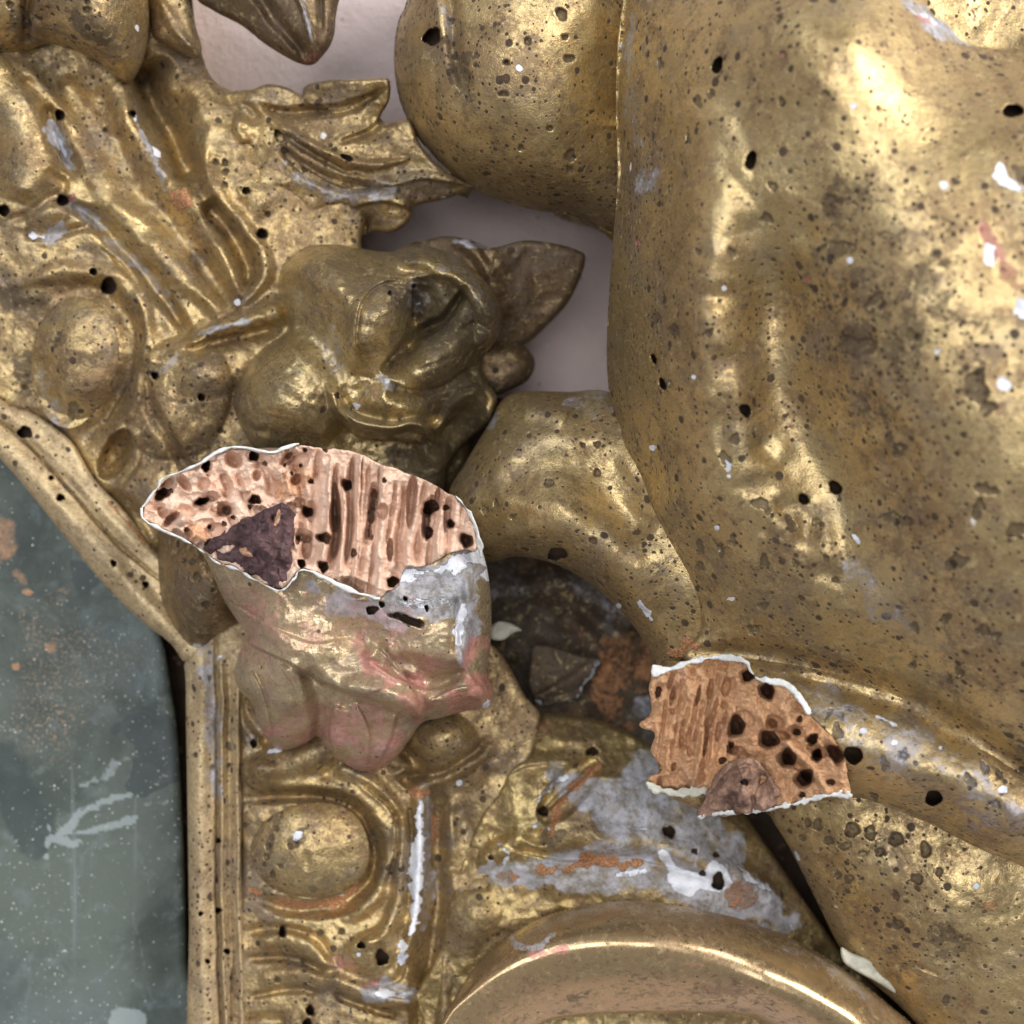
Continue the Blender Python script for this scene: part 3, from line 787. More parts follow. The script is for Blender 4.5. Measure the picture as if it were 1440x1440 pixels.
B.stroke([(345, 1125), (400, 1120), (460, 1122), (505, 1145), (527, 1190), (520, 1235), (480, 1268), (420, 1280), (360, 1262)], [7, 11, 12, 13, 13, 13, 12, 12, 8], -26)
B.stroke([(470, 1080), (510, 1095), (540, 1120), (560, 1150)], 14, 26).crease([(500, 1098), (530, 1120), (552, 1150), (556, 1200), (540, 1250)], -14, 12, -1)
B.stroke([(562, 1150), (566, 1210), (562, 1270), (540, 1310), (500, 1330)], [10, 13, 13, 14, 10], 28)
B.stroke([(588, 1110), (590, 1180), (588, 1260), (578, 1320), (560, 1360)], [10, 12, 12, 12, 8], 22)
B.stroke([(576, 1140), (578, 1220), (574, 1290)], 5, -13)
B.stroke([(612, 1100), (615, 1180), (612, 1280), (600, 1380), (600, 1500)], [12, 18, 20, 22, 22], -42)
B.stroke([(640, 1130), (652, 1170), (640, 1230)], 20, -14)
B.boss(625, 1040, 52, 46, 30, 36).stroke([(560, 1105), (600, 1104), (650, 1085), (690, 1055)], 9, 16).stroke([(570, 1090), (620, 1086), (660, 1064), (684, 1040)], 6, -12)
B.stroke([(572, 1050), (585, 1085), (565, 1105)], 14, -36).boss(560, 1050, 20, 40, 10, -24)
B.boss(660, 1090, 30, 26, 0, 12)
B.stroke([(360, 1330), (400, 1320), (445, 1340), (470, 1370)], [10, 18, 16, 10], 14).stroke([(345, 1312), (400, 1306), (445, 1322), (468, 1352)], 7, -14)
B.stroke([(360, 1380), (410, 1370), (470, 1380)], 16, 14).stroke([(350, 1352), (400, 1348), (440, 1360), (480, 1372)], 8, -16).stroke([(350, 1402), (410, 1392), (450, 1398)], 6, -12)
B.boss(520, 1340, 50, 34, -24, 26).stroke([(462, 1370), (500, 1388), (540, 1402), (590, 1410)], [10, 13, 13, 8], 24).stroke([(470, 1395), (510, 1412), (560, 1430)], 7, -16)
B.stroke([(420, 1440), (480, 1440), (540, 1460)], 20, 16).stroke([(345, 1440), (400, 1436)], 12, -14).stroke([(566, 1340), (560, 1375), (520, 1385)], 6, -12)
B.boss(357, 1035, 18, 22, 0, 12).stroke([(345, 980), (352, 1010), (380, 1050)], 9, -12)
B.crinkle(7, 70, 8).crinkle(1.6, 24, 2).noise(4, 50, 3, 3).noise(1.5, 11, 3, 5).round(10, 8)
for h in ((537, 1347, 10), (508, 1329, 5), (494, 1320, 3), (436, 1421, 5, 8), (432, 1438, 7, 5), (397, 1311, 5, 7), (450, 1312, 4), (480, 1310, 4), (357, 1046, 5), (360, 1040, 3), (373, 1342, 3), (426, 1350, 3), (390, 1378, 4), (345, 1160, 3), (640, 1158, 3), (652, 1170, 3)):
    B.hole(*h, depth=34 if h[2] >= 5 else 8, attr='hole' if h[2] >= 5 else 'grime_and_shade')
B.paint('gesso', [(590, 1130), (588, 1180), (586, 1230), (584, 1290), (575, 1318)], [5, 7, 9, 8, 3], 1, .5).paint('gesso', [(566, 1325), (565, 1350)], [9, 7], .9).paint('greywash', [(595, 1110), (600, 1180), (598, 1300)], 12, .6)
B.paint('gesso', [(645, 1101)], 6, 1).paint('gesso', [(482, 1261)], 6, 1).paint('gesso', [(505, 1342)], 4, .8).paint('gesso', [(530, 1396), (560, 1400), (575, 1396)], [8, 6, 4], .8).paint('greywash', [(520, 1395), (580, 1400)], 18, .7)
B.paint('gesso', [(376, 1056), (400, 1052)], 4, .8).paint('bole', [(478, 1350), (500, 1360)], 12, .5).paint('bole', [(515, 1385), (530, 1380)], 6, .6)
B.paint('dust', [(390, 1268), (440, 1272), (480, 1264), (505, 1240)], 7, .9).paint('dust', [(612, 1140), (606, 1200)], 6, .6).paint('dust', [(575, 1115), (600, 1115)], 8, .7)
B.paint('dust', [(350, 1253), (365, 1255)], 6, .6).paint('greywash', [(350, 1060), (355, 1030)], 14, .5)
B.mesh('carved_border', M_frame, fr, 205, .03, 'lower stretch of carved gilt border with scrolls')
e2 = Field([(352, 1196), (368, 1160), (400, 1138), (445, 1128), (490, 1138), (515, 1172), (518, 1215), (495, 1248), (450, 1262), (400, 1256), (368, 1236)], 42, 1.6)
e2.boss(440, 1195, 98, 78, 0, 62, .6).noise(2.5, 30, 3, 5).boss(432, 1210, 10, 18, 0, -4)
for h in ((375, 1205, 4), (378, 1190, 5), (382, 1178, 4), (388, 1165, 4), (384, 1230, 4, 5), (394, 1218, 3), (396, 1148, 3), (408, 1190, 4), (416, 1186, 5), (372, 1216, 3)): e2.hole(*h, depth=6, attr='grime_and_shade')
e2.paint('grime_and_shade', [(380, 1200), (382, 1170), (394, 1148)], 6, .5).paint('grime_and_shade', [(410, 1190), (425, 1170)], 9, .5).paint('gesso', [(413, 1182), (424, 1172)], 5, 1)
e2.paint('grime_and_shade', [(438, 1248), (444, 1250)], 6, .4)
e2.mesh('egg_boss', M_frame, fr, 50, .05, 'egg boss beside the vertical rail')

# pedestal behind the hoop, gesso laid bare
G = Field([(618, 1330), (640, 1240), (680, 1140), (720, 1080), (752, 1010), (790, 1005), (850, 1015), (905, 1040), (960, 1070), (1018, 1105), (1047, 1144), (1100, 1220), (1133, 1269), (1187, 1343), (1240, 1400), (1290, 1510), (600, 1510)], 0, 2.)
G.tps([(618, 1330, 40), (640, 1240, 48), (720, 1080, 56), (760, 1015, 20), (850, 1020, 10), (960, 1080, 20), (1080, 1180, 10), (1190, 1335, 0), (1280, 1500, 0), (700, 1300, 60), (800, 1250, 76), (900, 1250, 78), (1000, 1260, 70), (780, 1120, 88), (880, 1130, 84), (980, 1170, 70), (1080, 1270, 50), (620, 1500, 30), (900, 1400, 50), (720, 1180, 70)])
G.stroke([(640, 1240), (720, 1190), (820, 1178), (920, 1190), (1020, 1225), (1100, 1280)], [16, 30, 34, 34, 30, 24], 16)
G.crease([(700, 1190), (800, 1210), (900, 1208), (1000, 1235)], -10, 18, -1)
G.boss(660, 1290, 50, 60, 20, 24).stroke([(640, 1240), (660, 1248), (690, 1244)], 8, -14)
G.stroke([(660, 1190), (664, 1215), (650, 1245)], 18, -14)
# socket with a splinter ridge
G.boss(800, 1112, 60, 26, -48, -26, .5).stroke([(760, 1150), (790, 1120), (838, 1075)], 6, 16).boss(760, 1178, 28, 14, 12, -18)
G.stroke([(712, 1080), (740, 1030), (760, 1012)], 14, 16).crease([(690, 1110), (740, 1080), (810, 1076)], 8, 20, -1)
G.crinkle(8, 60, 8).noise(6, 60, 4, 7).noise(2.2, 12, 3, 6).round(8, 14)
for h in ((833, 1057, 9, 5), (764, 1141, 7), (941, 1170, 8), (1010, 1240, 9, 11), (988, 1228, 4, 5), (690, 1206, 3.5), (977, 1197, 4), (1007, 1202, 4), (650, 1160, 3), (640, 1158, 3)): G.hole(*h, depth=34 if h[2] > 5 else 12)
G.paint('greywash', [(800, 1100), (880, 1130), (960, 1160), (1040, 1220), (1120, 1290)], [50, 70, 75, 60, 40], .85, .4)
G.paint('greywash', [(700, 1225), (780, 1210), (880, 1230), (980, 1250), (1080, 1300)], [12, 34, 44, 44, 40], .85, .5)
G.paint('greywash', [(650, 1250), (690, 1218)], [5, 12], .9)
G.paint_poly('gesso', [(922, 1198), (945, 1205), (960, 1222), (985, 1222), (1000, 1214), (1022, 1226), (1030, 1245), (1010, 1258), (985, 1254), (970, 1262), (950, 1254), (940, 1230)], 1, 3, 4)
G.paint('gesso', [(1040, 1218), (1060, 1240), (1085, 1250)], [8, 7, 5], .58, .9).paint('gesso', [(1112, 1300), (1125, 1322)], [3, 8], .58, .9).paint('gesso', [(700, 1190), (715, 1200), (708, 1215)], 7, .58, .9)
G.paint('gesso', [(756, 1128), (775, 1108), (800, 1090)], [5, 8, 4], .58, .9).paint('gesso', [(752, 1162), (775, 1166)], 7, .58, .9).paint('gesso', [(872, 1155), (890, 1165), (905, 1166)], 3.5, .58, .9).paint('gesso', [(868, 1232), (890, 1228), (905, 1222)], 6, .6)
G.paint('gesso', [(735, 1205), (790, 1212), (850, 1218)], 12, .45)
G.paint('dust', [(776, 1170), (790, 1130), (812, 1105), (838, 1078)], [8, 5, 4, 8], 1, .4)
G.paint('dust', [(760, 1222), (800, 1222), (830, 1208), (850, 1216), (895, 1214)], [7, 5, 12, 10, 6], .85, .6)
G.paint('dust', [(1025, 1255), (1060, 1262)], 20, .5).paint('dust', [(640, 1150), (650, 1180)], 16, .45).paint('dust', [(710, 1235), (726, 1230)], 16, .5).paint('bole', [(740, 1030), (770, 1030)], 12, .4)
G.paint('grime_and_shade', [(760, 1178), (780, 1182)], 18, .4)
G.mesh('pedestal', M_base, fr, 205, .04, 'gilt pedestal with grey gesso laid bare')

# floor of the dark cavity
cv = Field([(640, 760), (800, 740), (950, 860), (1040, 1000), (1050, 1100), (1010, 1150), (900, 1080), (720, 1050), (640, 980)], -70, 2.5)
cv.tps([(640, 760, -100), (800, 740, -128), (820, 830, -128), (950, 860, -128), (790, 930, -118), (690, 930, -90), (900, 970, -118), (780, 1020, -60), (900, 1080, -60), (1040, 1000, -100), (1030, 1130, -60), (680, 1020, -40)])
cv.stroke([(700, 840), (780, 820), (860, 850), (910, 880)], 40, 26).stroke([(790, 860), (830, 900), (860, 930)], 34, 22).stroke([(690, 930), (700, 1000)], 40, 40)
cv.stroke([(740, 930), (745, 1000)], 14, -14).noise(12, 80, 5, 3).noise(6, 26, 4, 5)
cv.paint('greywash', [(700, 830), (780, 810), (860, 850), (905, 875)], 26, .38, .9).paint('greywash', [(905, 980), (920, 1030)], 24, .7)
cv.paint_poly('dust', [(850, 900), (915, 890), (925, 960), (880, 980), (895, 1030), (860, 1025), (825, 980), (835, 930)], .5, 12, 8)
cv.paint('dust', [(800, 880), (830, 900)], 20, .38, .9)
M_cav = gilt('shaded_cavity_gilding', gold=(.10, .07, .037), dull=(.05, .034, .022), speck=.2, dullness=.7, greyness=.5, rough=.6, pale=.4)  # gilding tones darkened, the cavity's shade is put into the colour
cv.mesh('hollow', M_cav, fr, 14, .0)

# ------------------------------------------------------------------ loose chips in the hollow
ch = thing('loose_chip', 'flat broken gilt chip with a pale gesso edge lying in the dark hollow', 'chip', (790, 950, -90))
c1 = Field([(746, 918), (762, 906), (790, 912), (815, 922), (842, 926), (838, 945), (822, 962), (812, 982), (790, 988), (770, 994), (752, 985), (743, 962)], -66, 1.5, rough=2)
c1.stroke([(752, 985), (800, 960), (842, 930)], 14, 8).round(5, 6).noise(4, 30)
c1.paint('gesso', [(752, 988), (772, 996), (812, 984), (842, 928)], 7, .55, .8)
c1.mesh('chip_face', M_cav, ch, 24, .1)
ch2 = thing('loose_flake', 'small curled pale flake lying behind the broken fragment', 'flake', (710, 885, 20))
c2 = Field([(688, 884), (700, 874), (718, 876), (734, 886), (722, 890), (708, 900), (690, 898)], 60, 1.5)
c2.round(6, 6).noise(5, 20)
c2.mesh('flake', M_gessoy, ch2, 8, 0)

# ------------------------------------------------------------------ figure
fg = thing('gilded_figure', 'large speckled gilded wooden figure with a broken limb filling the right side', 'statue', (1150, 700, 0))
# drapery lobe, top centre
dl = Field([(585, -90), (572, 0), (560, 30), (554, 70), (556, 110), (565, 150), (585, 190), (610, 220), (640, 250), (680, 273), (720, 287), (760, 297), (800, 302), (840, 318), (866, 332), (880, 200), (892, -90)], 0, 2.2)
dl.tps([(585, -90, 200), (554, 90, 170), (610, 220, 150), (720, 285, 130), (800, 305, 120), (866, 332, 120), (880, 150, 190), (892, -90, 230), (700, 0, 275), (640, 60, 245), (700, 150, 262), (780, 80, 282), (820, 0, 280), (830, 150, 240), (760, 230, 215), (820, 250, 190), (640, 160, 222)])
dl.round_line([(585, -90), (572, 0), (560, 30), (554, 70), (556, 110), (565, 150), (585, 190), (610, 220), (640, 250), (680, 273), (720, 287), (760, 297), (800, 302), (840, 318), (870, 334)], 55, 90).stroke([(600, -60), (612, 0), (625, 60)], 26, 14).stroke([(622, -40), (636, 20), (640, 80), (660, 130)], 16, -16).noise(6, 70, 3, 2)
for h in ((608, 52, 13, 11), (802, 219, 8), (801, 238, 5), (790, 20, 6, 10, -30), (742, 58, 5), (794, 52, 4), (712, 88, 4), (800, 82, 7, 5), (708, 132, 6, 4), (733, 208, 4), (773, 180, 4)): dl.hole(*h, depth=40 if h[2] > 10 else 7, attr='hole' if h[2] > 10 else 'grime_and_shade')
dl.paint('grime_and_shade', [(622, 100), (640, 108), (655, 128), (660, 138)], [10, 14, 14, 12], .5, .3).paint('grime_and_shade', [(650, 82), (668, 78)], 10, .4).paint('greywash', [(625, 10), (632, 50)], 7, .6).paint('gesso', [(729, 96)], 5, 1)
dl.mesh('drapery', M_body, fg, 260, .35, 'rounded fold of drapery at the top')

# corner of a farther fold, top right
cr = Field([(1290, -90), (1300, 0), (1320, 60), (1400, 110), (1520, 120), (1520, -90)], 380, 4.)
cr.noise(12, 90)
cr.mesh('drapery', M_body, fg, 150, 0, 'far fold of drapery in the upper right corner')

# arm bridging to the frame
AR = Field([(700, 570), (716, 556), (745, 550), (800, 551), (860, 552), (950, 600), (1030, 760), (1040, 900), (985, 950), (925, 945), (912, 915), (895, 886), (866, 852), (830, 821), (792, 798), (755, 786), (722, 783), (690, 790), (640, 780), (630, 700), (655, 650), (690, 592)], 0, 1.8)
AR.tps([(700, 570, 120), (745, 552, 130), (860, 552, 160), (660, 640, 130), (640, 740, 150), (720, 785, 150), (830, 822, 170), (895, 886, 180), (925, 945, 190), (1000, 900, 250), (1000, 760, 270), (930, 640, 240), (740, 620, 190), (720, 700, 214), (800, 640, 216), (800, 720, 246), (880, 720, 236), (900, 800, 262), (950, 850, 250), (860, 800, 240)])
AR.stroke([(700, 690), (780, 660), (850, 690), (910, 760)], [40, 60, 60, 40], -16).stroke([(720, 745), (790, 745), (860, 790), (920, 870)], [40, 52, 52, 44], 12)
AR.stroke([(735, 570), (770, 575), (800, 590)], 30, 10)
AR.round(34, 60).noise(5, 60, 4, 3)
for h in ((783, 779, 12, 9), (853, 814, 4), (820, 626, 3), (772, 679, 6), (840, 665, 5), (834, 760, 5), (840, 625, 4), (682, 717, 5), (720, 727, 3), (744, 612, 3), (698, 709, 4)): AR.hole(*h, depth=36 if h[2] > 9 else 6, attr='hole' if h[2] > 9 else 'grime_and_shade')
AR.stroke([(790, 797), (800, 800), (810, 808)], 5, -14)
AR.paint('gesso', [(900, 850), (908, 860), (916, 870)], 5, 1, .4).paint('gesso', [(870, 852)], 4, 1).paint('greywash', [(704, 580), (690, 600)], 5, .8).paint('greywash', [(800, 560), (850, 570)], 16, .5)
AR.paint('greywash', [(930, 790), (960, 830)], 22, .35).paint('dust', [(945, 915), (975, 908)], 12, .8, .6)
AR.mesh('arm', M_body, fg, 150, .3)

# body
TB = Field([(884, -90), (876, 0), (868, 60), (866, 150), (868, 250), (862, 340), (856, 420), (853, 500), (858, 560), (872, 620), (905, 690), (938, 755), (962, 810), (980, 845), (985, 885), (960, 925), (1010, 950), (1100, 975), (1200, 1010), (1320, 1060), (1440, 1140), (1520, 1180),
            (1520, 75), (1440, 70), (1362, 62), (1330, 32), (1304, 8), (1280, -90)], 0, 2.)
TB.tps([(885, -90, 300), (870, 150, 300), (870, 300, 290), (853, 480, 240), (865, 590, 220), (905, 690, 236), (960, 810, 258), (985, 885, 262), (960, 925, 262), (1060, 925, 292), (1200, 955, 335), (1320, 1010, 372), (1440, 1090, 400), (1520, 1140, 410),
        (950, 0, 420), (940, 150, 410), (930, 300, 395), (905, 450, 345), (910, 560, 335), (1000, 0, 470), (1100, 0, 530), (1200, 60, 570), (1300, 20, 500), (1362, 62, 490), (1440, 75, 500), (1440, 160, 580), (1520, 100, 560), (1030, 150, 500), (1000, 330, 492), (980, 450, 468), (985, 560, 440),
        (1085, 430, 478), (1100, 560, 462), (1130, 300, 535), (1250, 200, 585), (1250, 380, 590), (1440, 350, 620), (1200, 520, 545), (1300, 560, 590), (1440, 600, 625), (945, 700, 335), (1010, 700, 405), (1100, 660, 442), (1180, 700, 458), (1060, 800, 375), (1150, 800, 425), (1300, 750, 540), (1440, 800, 570), (1250, 860, 460), (1400, 950, 490), (1140, 880, 365)])
TB.boss(1210, 30, 230, 170, 20, 18)
TB.paint('specky', [(1170, 250), (1210, 380), (1270, 500), (1330, 640)], [90, 130, 150, 110], .9, .9)
TB.paint('grime_and_shade', [(1150, 250), (1180, 380), (1250, 480), (1340, 520)], [60, 90, 100, 70], .11, .9)
TB.stroke([(1040, 260), (1085, 420), (1110, 540), (1170, 660), (1260, 790), (1350, 900)], [70, 120, 130, 130, 130, 100], [-8, -34, -42, -36, -24, -8])
TB.stroke([(985, 120), (990, 300), (1000, 450), (1040, 590)], [60, 80, 80, 60], 16)
TB.stroke([(960, 925), (1060, 918), (1170, 940), (1290, 985), (1400, 1050), (1500, 1120)], 24, -12)
TB.noise(5, 190, 2, 4).noise(1.2, 36, 3, 2)
TB.round(7, 12).round_line([(858, 330), (856, 420), (853, 500), (858, 560), (866, 600)], 44, 60).round_line([(866, 600), (905, 690), (938, 755), (962, 810), (982, 850)], 60, 6).round_line([(890, -90), (874, 60), (868, 150), (872, 250), (858, 340)], 36, 50)
BH = [(1009, 92, 7, 11, 20), (1056, 226, 7, 12, 15), (981, 142, 5, 9), (1000, 132, 4, 8, 20), (1424, 156, 14, 9), (1048, 577, 7, 9, -20), (1175, 686, 7, 11, -35), (1130, 702, 6, 8, -35), (932, 540, 4, 9, -20), (920, 505, 3, 8, -20), (968, 196, 3, 6), (929, 90, 4, 6), (1094, 27, 5), (1101, 75, 4),
      (1087, 262, 6), (1078, 307, 7, 9), (1100, 143, 5), (1160, 132, 5), (1030, 356, 6), (982, 354, 4), (997, 468, 5), (1165, 288, 8, 14), (1180, 350, 16, 12), (1205, 488, 30, 12, -10), (1258, 482, 12, 9), (1285, 476, 12, 10), (1230, 428, 14, 12), (1372, 545, 22, 16, 40), (1388, 574, 10), (1264, 632, 8, 10), (1250, 615, 6),
      (1385, 688, 22, 6, 10), (1375, 715, 6, 16, 10), (1262, 730, 24, 7, 8), (1345, 790, 20, 8, -15), (1430, 745, 14, 10), (1033, 618, 8, 6), (1020, 645, 9, 7, 20), (1070, 708, 10, 8), (1080, 720, 4), (1113, 738, 6, 10, -25), (1147, 733, 5, 5), (1030, 760, 4, 7), (985, 770, 5, 8), (985, 796, 5, 7), (1012, 768, 4), (1015, 775, 3, 8), (1075, 790, 6, 8),
      (1120, 793, 4), (1162, 785, 4), (1118, 792, 4), (1060, 885, 9, 6, 20), (1175, 815, 4), (1073, 852, 7, 5, 10), (1383, 886, 8), (1400, 895, 6), (1286, 882, 5, 8), (1330, 870, 6), (1440, 1050, 8), (948, 464, 6, 9), (923, 447, 5, 9), (940, 540, 4), (1336, 956, 5), (1284, 935, 6, 4), (1350, 945, 6)]
for h in BH:
    deep = h[:2] in ((1009, 92), (1056, 226), (1424, 156), (1048, 577), (1175, 686), (1130, 702), (932, 540), (920, 505))
    TB.hole(*h, depth=40 if deep else 4, attr='hole' if deep else 'grime_and_shade', rag=.1 if deep else .3)
TB.paint('grime_and_shade', [(1170, 270), (1180, 340), (1230, 400), (1300, 420), (1380, 460)], [20, 30, 40, 50, 40], .16, .8).paint('grime_and_shade', [(1200, 480), (1290, 470)], [34, 26], .22, .8)
TB.paint('grime_and_shade', [(1430, 244), (1445, 250)], 14, .7, .3)
TB.paint('gesso', [(1388, 345), (1396, 370)], [6, 9], 1, .3).paint('gesso', [(1430, 430), (1445, 445)], [9, 14], 1, .3).paint('bole', [(1385, 310), (1400, 350), (1430, 400)], [10, 18, 16], .7, .6).paint('gesso', [(1412, 540)], 10, 1, .3).paint('gesso', [(1402, 238), (1412, 256), (1430, 268)], [9, 10, 8], .85, .4)
TB.paint('gesso', [(1200, 148)], 6, 1).paint('gesso', [(1018, 646), (1024, 660)], [3, 6], .9, .4).paint('gesso', [(918, 630)], 6, 1).paint('gesso', [(1025, 670)], 3, 1).paint('gesso', [(1008, 742)], 4, 1).paint('gesso', [(1200, 752), (1210, 762)], 3, .9).paint('gesso', [(1317, 495)], 6, .9).paint('gesso', [(1195, 366)], 5, .8).paint('gesso', [(1018, 405)], 4, .9).paint('gesso', [(975, 530)], 4, .9)
TB.paint('bole', [(897, 342)], 5, 1).paint('bole', [(1101, 76)], 4, 1).paint('bole', [(1135, 392)], 6, .8).paint('gesso', [(1022, 840), (1032, 842)], 3, .8)
TB.paint('gesso', [(1280, 10), (1300, 25), (1330, 50)], [10, 8, 6], .45).paint('greywash', [(1280, 5), (1320, 40), (1360, 62)], [14, 14, 8], .7).paint('bole', [(1290, 20), (1310, 36)], 5, .6)
TB.paint('greywash', [(1200, 800), (1260, 870)], [24, 30], .4, .9).paint('greywash', [(885, 20), (882, 120), (900, 200)], 14, .5, .9).paint('greywash', [(920, 235), (905, 270)], 16, .55, .9)
TB.paint('dust', [(945, 915), (975, 908)], 10, .7).paint('bole', [(1420, 620), (1400, 560)], 40, .22, .9)
TB.mesh('body', M_body, fg, 470, .16, 'broad folded body covered in dark specks')

# lower fold of the figure
LL = Field([(1078, 1120), (1085, 1150), (1112, 1195), (1150, 1270), (1185, 1340), (1215, 1372), (1262, 1412), (1300, 1455), (1330, 1520), (1520, 1520), (1520, 1100), (1300, 1080)], 0, 2.)
LL.tps([(1085, 1150, 110), (1150, 1270, 100), (1215, 1372, 90), (1300, 1455, 90), (1330, 1520, 90), (1180, 1180, 170), (1250, 1250, 190), (1300, 1350, 180), (1400, 1250, 230), (1440, 1350, 210), (1520, 1450, 190), (1520, 1150, 250), (1300, 1150, 200)])
LL.round(22, 26).noise(10, 90, 4, 3).noise(2.5, 20, 3, 5)
LL.stroke([(1262, 1355), (1290, 1360), (1320, 1372)], 3, -6).boss(1340, 1340, 60, 40, 20, -12)
for h in ((1136, 1157, 5), (1150, 1160, 7), (1165, 1182, 6), (1198, 1167, 9, 11), (1224, 1172, 7, 9), (1260, 1180, 9, 10), (1302, 1195, 7, 10), (1188, 1190, 10, 5), (1213, 1200, 5), (1237, 1198, 6), (1128, 1178, 5, 4), (1290, 1236, 8, 7), (1193, 1236, 6), (1178, 1230, 5), (1262, 1300, 7), (1337, 1310, 6), (1321, 1226, 4, 7), (1260, 1260, 5), (1330, 1407, 5, 7)): LL.hole(*h, depth=6, attr='grime_and_shade')
LL.paint('gesso', [(1116, 1198), (1122, 1208)], 3, .9).paint('dust', [(1390, 1260), (1400, 1280)], 24, .55, .8).paint('gesso', [(1372, 1246)], 6, .6).paint('grime_and_shade', [(1310, 1310), (1350, 1330), (1310, 1350)], 24, .2).paint('dust', [(1340, 1390), (1350, 1410)], 26, .35, .8)
LL.mesh('lower_fold', M_body, fg, 250, .04, 'lower gilt fold dotted with brown worm scars')
fl = Field([(1183, 1332), (1198, 1340), (1230, 1352), (1262, 1374), (1275, 1392), (1262, 1398), (1235, 1382), (1205, 1366), (1186, 1352)], 112, 1.6)
fl.round(5, 6).noise(4, 20)
fl.mesh('gesso_edge', M_gessoy, fg, 30, 0, 'pale lifted edge of the lower fold')

# broken limb
LM = Field([(925, 945), (970, 930), (1015, 922), (1060, 926), (1120, 930), (1200, 948), (1290, 975), (1370, 1028), (1440, 1082), (1520, 1130), (1520, 1270), (1440, 1220), (1380, 1195), (1310, 1160), (1250, 1135), (1197, 1122), (1100, 1136), (1040, 1142), (990, 1140), (930, 1100)], 0, 1.8)
LM.tps([(925, 945, 300), (1015, 922, 300), (1120, 935, 310), (1200, 955, 330), (1290, 985, 350), (1370, 1040, 375), (1440, 1095, 400), (1520, 1150, 410), (1520, 1260, 330), (1440, 1215, 310), (1310, 1155, 290), (1197, 1118, 280), (1040, 1140, 300), (930, 1090, 300), (1160, 1030, 392), (1250, 1050, 400), (1340, 1100, 410), (1430, 1150, 420), (1050, 1030, 350), (1230, 1000, 372), (1330, 1045, 388), (1280, 1110, 372), (1200, 1085, 360)])
LM.stroke([(1120, 950), (1200, 975), (1280, 1000), (1360, 1050)], [14, 22, 24, 18], -14).stroke([(1200, 1120), (1290, 1150), (1400, 1200)], 20, -10)
LM.round(18, 30).noise(5, 60, 4, 5).noise(1.6, 14, 3, 3)
for h in ((1200, 1062, 13, 12), (1313, 1122, 11, 11), (1162, 1004, 6), (1181, 1005, 5), (1178, 1030, 8), (1245, 1075, 7), (1270, 1062, 6), (1268, 1062, 6), (1365, 1100, 8), (1400, 1130, 6), (1385, 1080, 6), (1230, 1120, 5), (1405, 1090, 5)): LM.hole(*h, depth=60 if h[2] > 10 else 5, attr='hole' if h[2] > 10 else 'grime_and_shade', rag=.1 if h[2] > 10 else .4)
LM.paint('greywash', [(1150, 985), (1220, 1020), (1300, 1060), (1400, 1120), (1480, 1170)], [30, 46, 50, 50, 46], .5, .9)
LM.paint('gesso', [(1214, 1027)], 5, 1).paint('gesso', [(1258, 1044)], 4, 1).paint('gesso', [(1322, 1052)], 3, 1).paint('gesso', [(1410, 1110)], 8, .8).paint('gesso', [(1235, 1005), (1260, 1018)], 3, .8)
LM.paint('bole', [(1220, 1130), (1300, 1165), (1400, 1210)], 22, .2, .8)
SWP = [(921, 940), (938, 942), (966, 931), (1012, 924), (1050, 931), (1056, 944), (1068, 956), (1098, 960), (1120, 975), (1136, 1002), (1166, 1033), (1186, 1060), (1191, 1086), (1196, 1118), (1168, 1119), (1129, 1127), (1074, 1139), (1028, 1142), (996, 1130), (995, 1108), (958, 1110), (920, 1106), (911, 1094), (930, 1082),
            (915, 1055), (920, 1030), (898, 1020), (916, 1001), (913, 969)]
LM.sink(SWP, 140)
limb = LM.mesh('limb', M_body, fg, 150, .2, 'greyed gilt limb broken off at its left end')
# wood of the stump
SW = Field(SWP, 0, 1.4, n=4, rough=2.5, rs=12)
SW.tps([(921, 940, 318), (911, 1000, 300), (911, 1094, 300), (1012, 924, 336), (1100, 960, 372), (1150, 1010, 396), (1190, 1080, 398), (1190, 1115, 378), (1074, 1139, 338), (980, 1040, 326), (1040, 1050, 342), (1110, 1060, 372), (1000, 1120, 318)])
for i in range(9):
    x = 926 + i * 10.5 + rng.uniform(-2, 2)
    SW.stroke([(x + 12, 945 + rng.uniform(-5, 50)), (x + 4, 1020), (x - 4, 1100 - rng.uniform(0, 50))], rng.uniform(3.5, 7), -rng.uniform(3, 11))
SW.stroke([(1022, 945), (1000, 1000), (985, 1060), (975, 1110)], [3, 5, 6, 5], 18, 'sharp').crease([(1022, 950), (1000, 1005), (985, 1065), (978, 1110)], -8, 26, -1)
SW.stroke([(1060, 1000), (1100, 1040), (1140, 1080), (1160, 1115)], [8, 12, 12, 8], 16).noise(16, 34, 5, 3).noise(13, 10, 4, 7)
for i in range(16):
    SW.boss(rng.uniform(1030, 1180), rng.uniform(965, 1120), rng.uniform(8, 17), rng.uniform(6, 11), rng.uniform(20, 60), rng.uniform(-44, -14), .6)
for i in range(30):
    SW.boss(rng.uniform(920, 1030), rng.uniform(945, 1105), rng.uniform(3, 7), rng.uniform(5, 18), 10, rng.uniform(-22, -6), .7)
for h in ((1051, 951, 11, 10), (1078, 972, 11, 14), (1035, 1022, 13, 16, 20), (1080, 1040, 13, 16, -40), (1108, 1066, 13, 13), (1130, 1095, 14, 13), (1142, 1040, 9, 8), (1148, 1063, 9, 9), (1174, 1060, 12, 16, -40), (1028, 1048, 4, 6, 30), (925, 974, 5, 9), (1015, 1070, 6), (1120, 1030, 6), (1124, 1012, 5), (1168, 1100, 7, 5), (1128, 1118, 5)):
    SW.hole(*h, depth=60 if h[2] > 8 else 16, rag=.16, wall=.38)
SW.paint('dust', [(960, 960), (960, 1040), (950, 1090)], 60, .12, .6).round(5, 8)
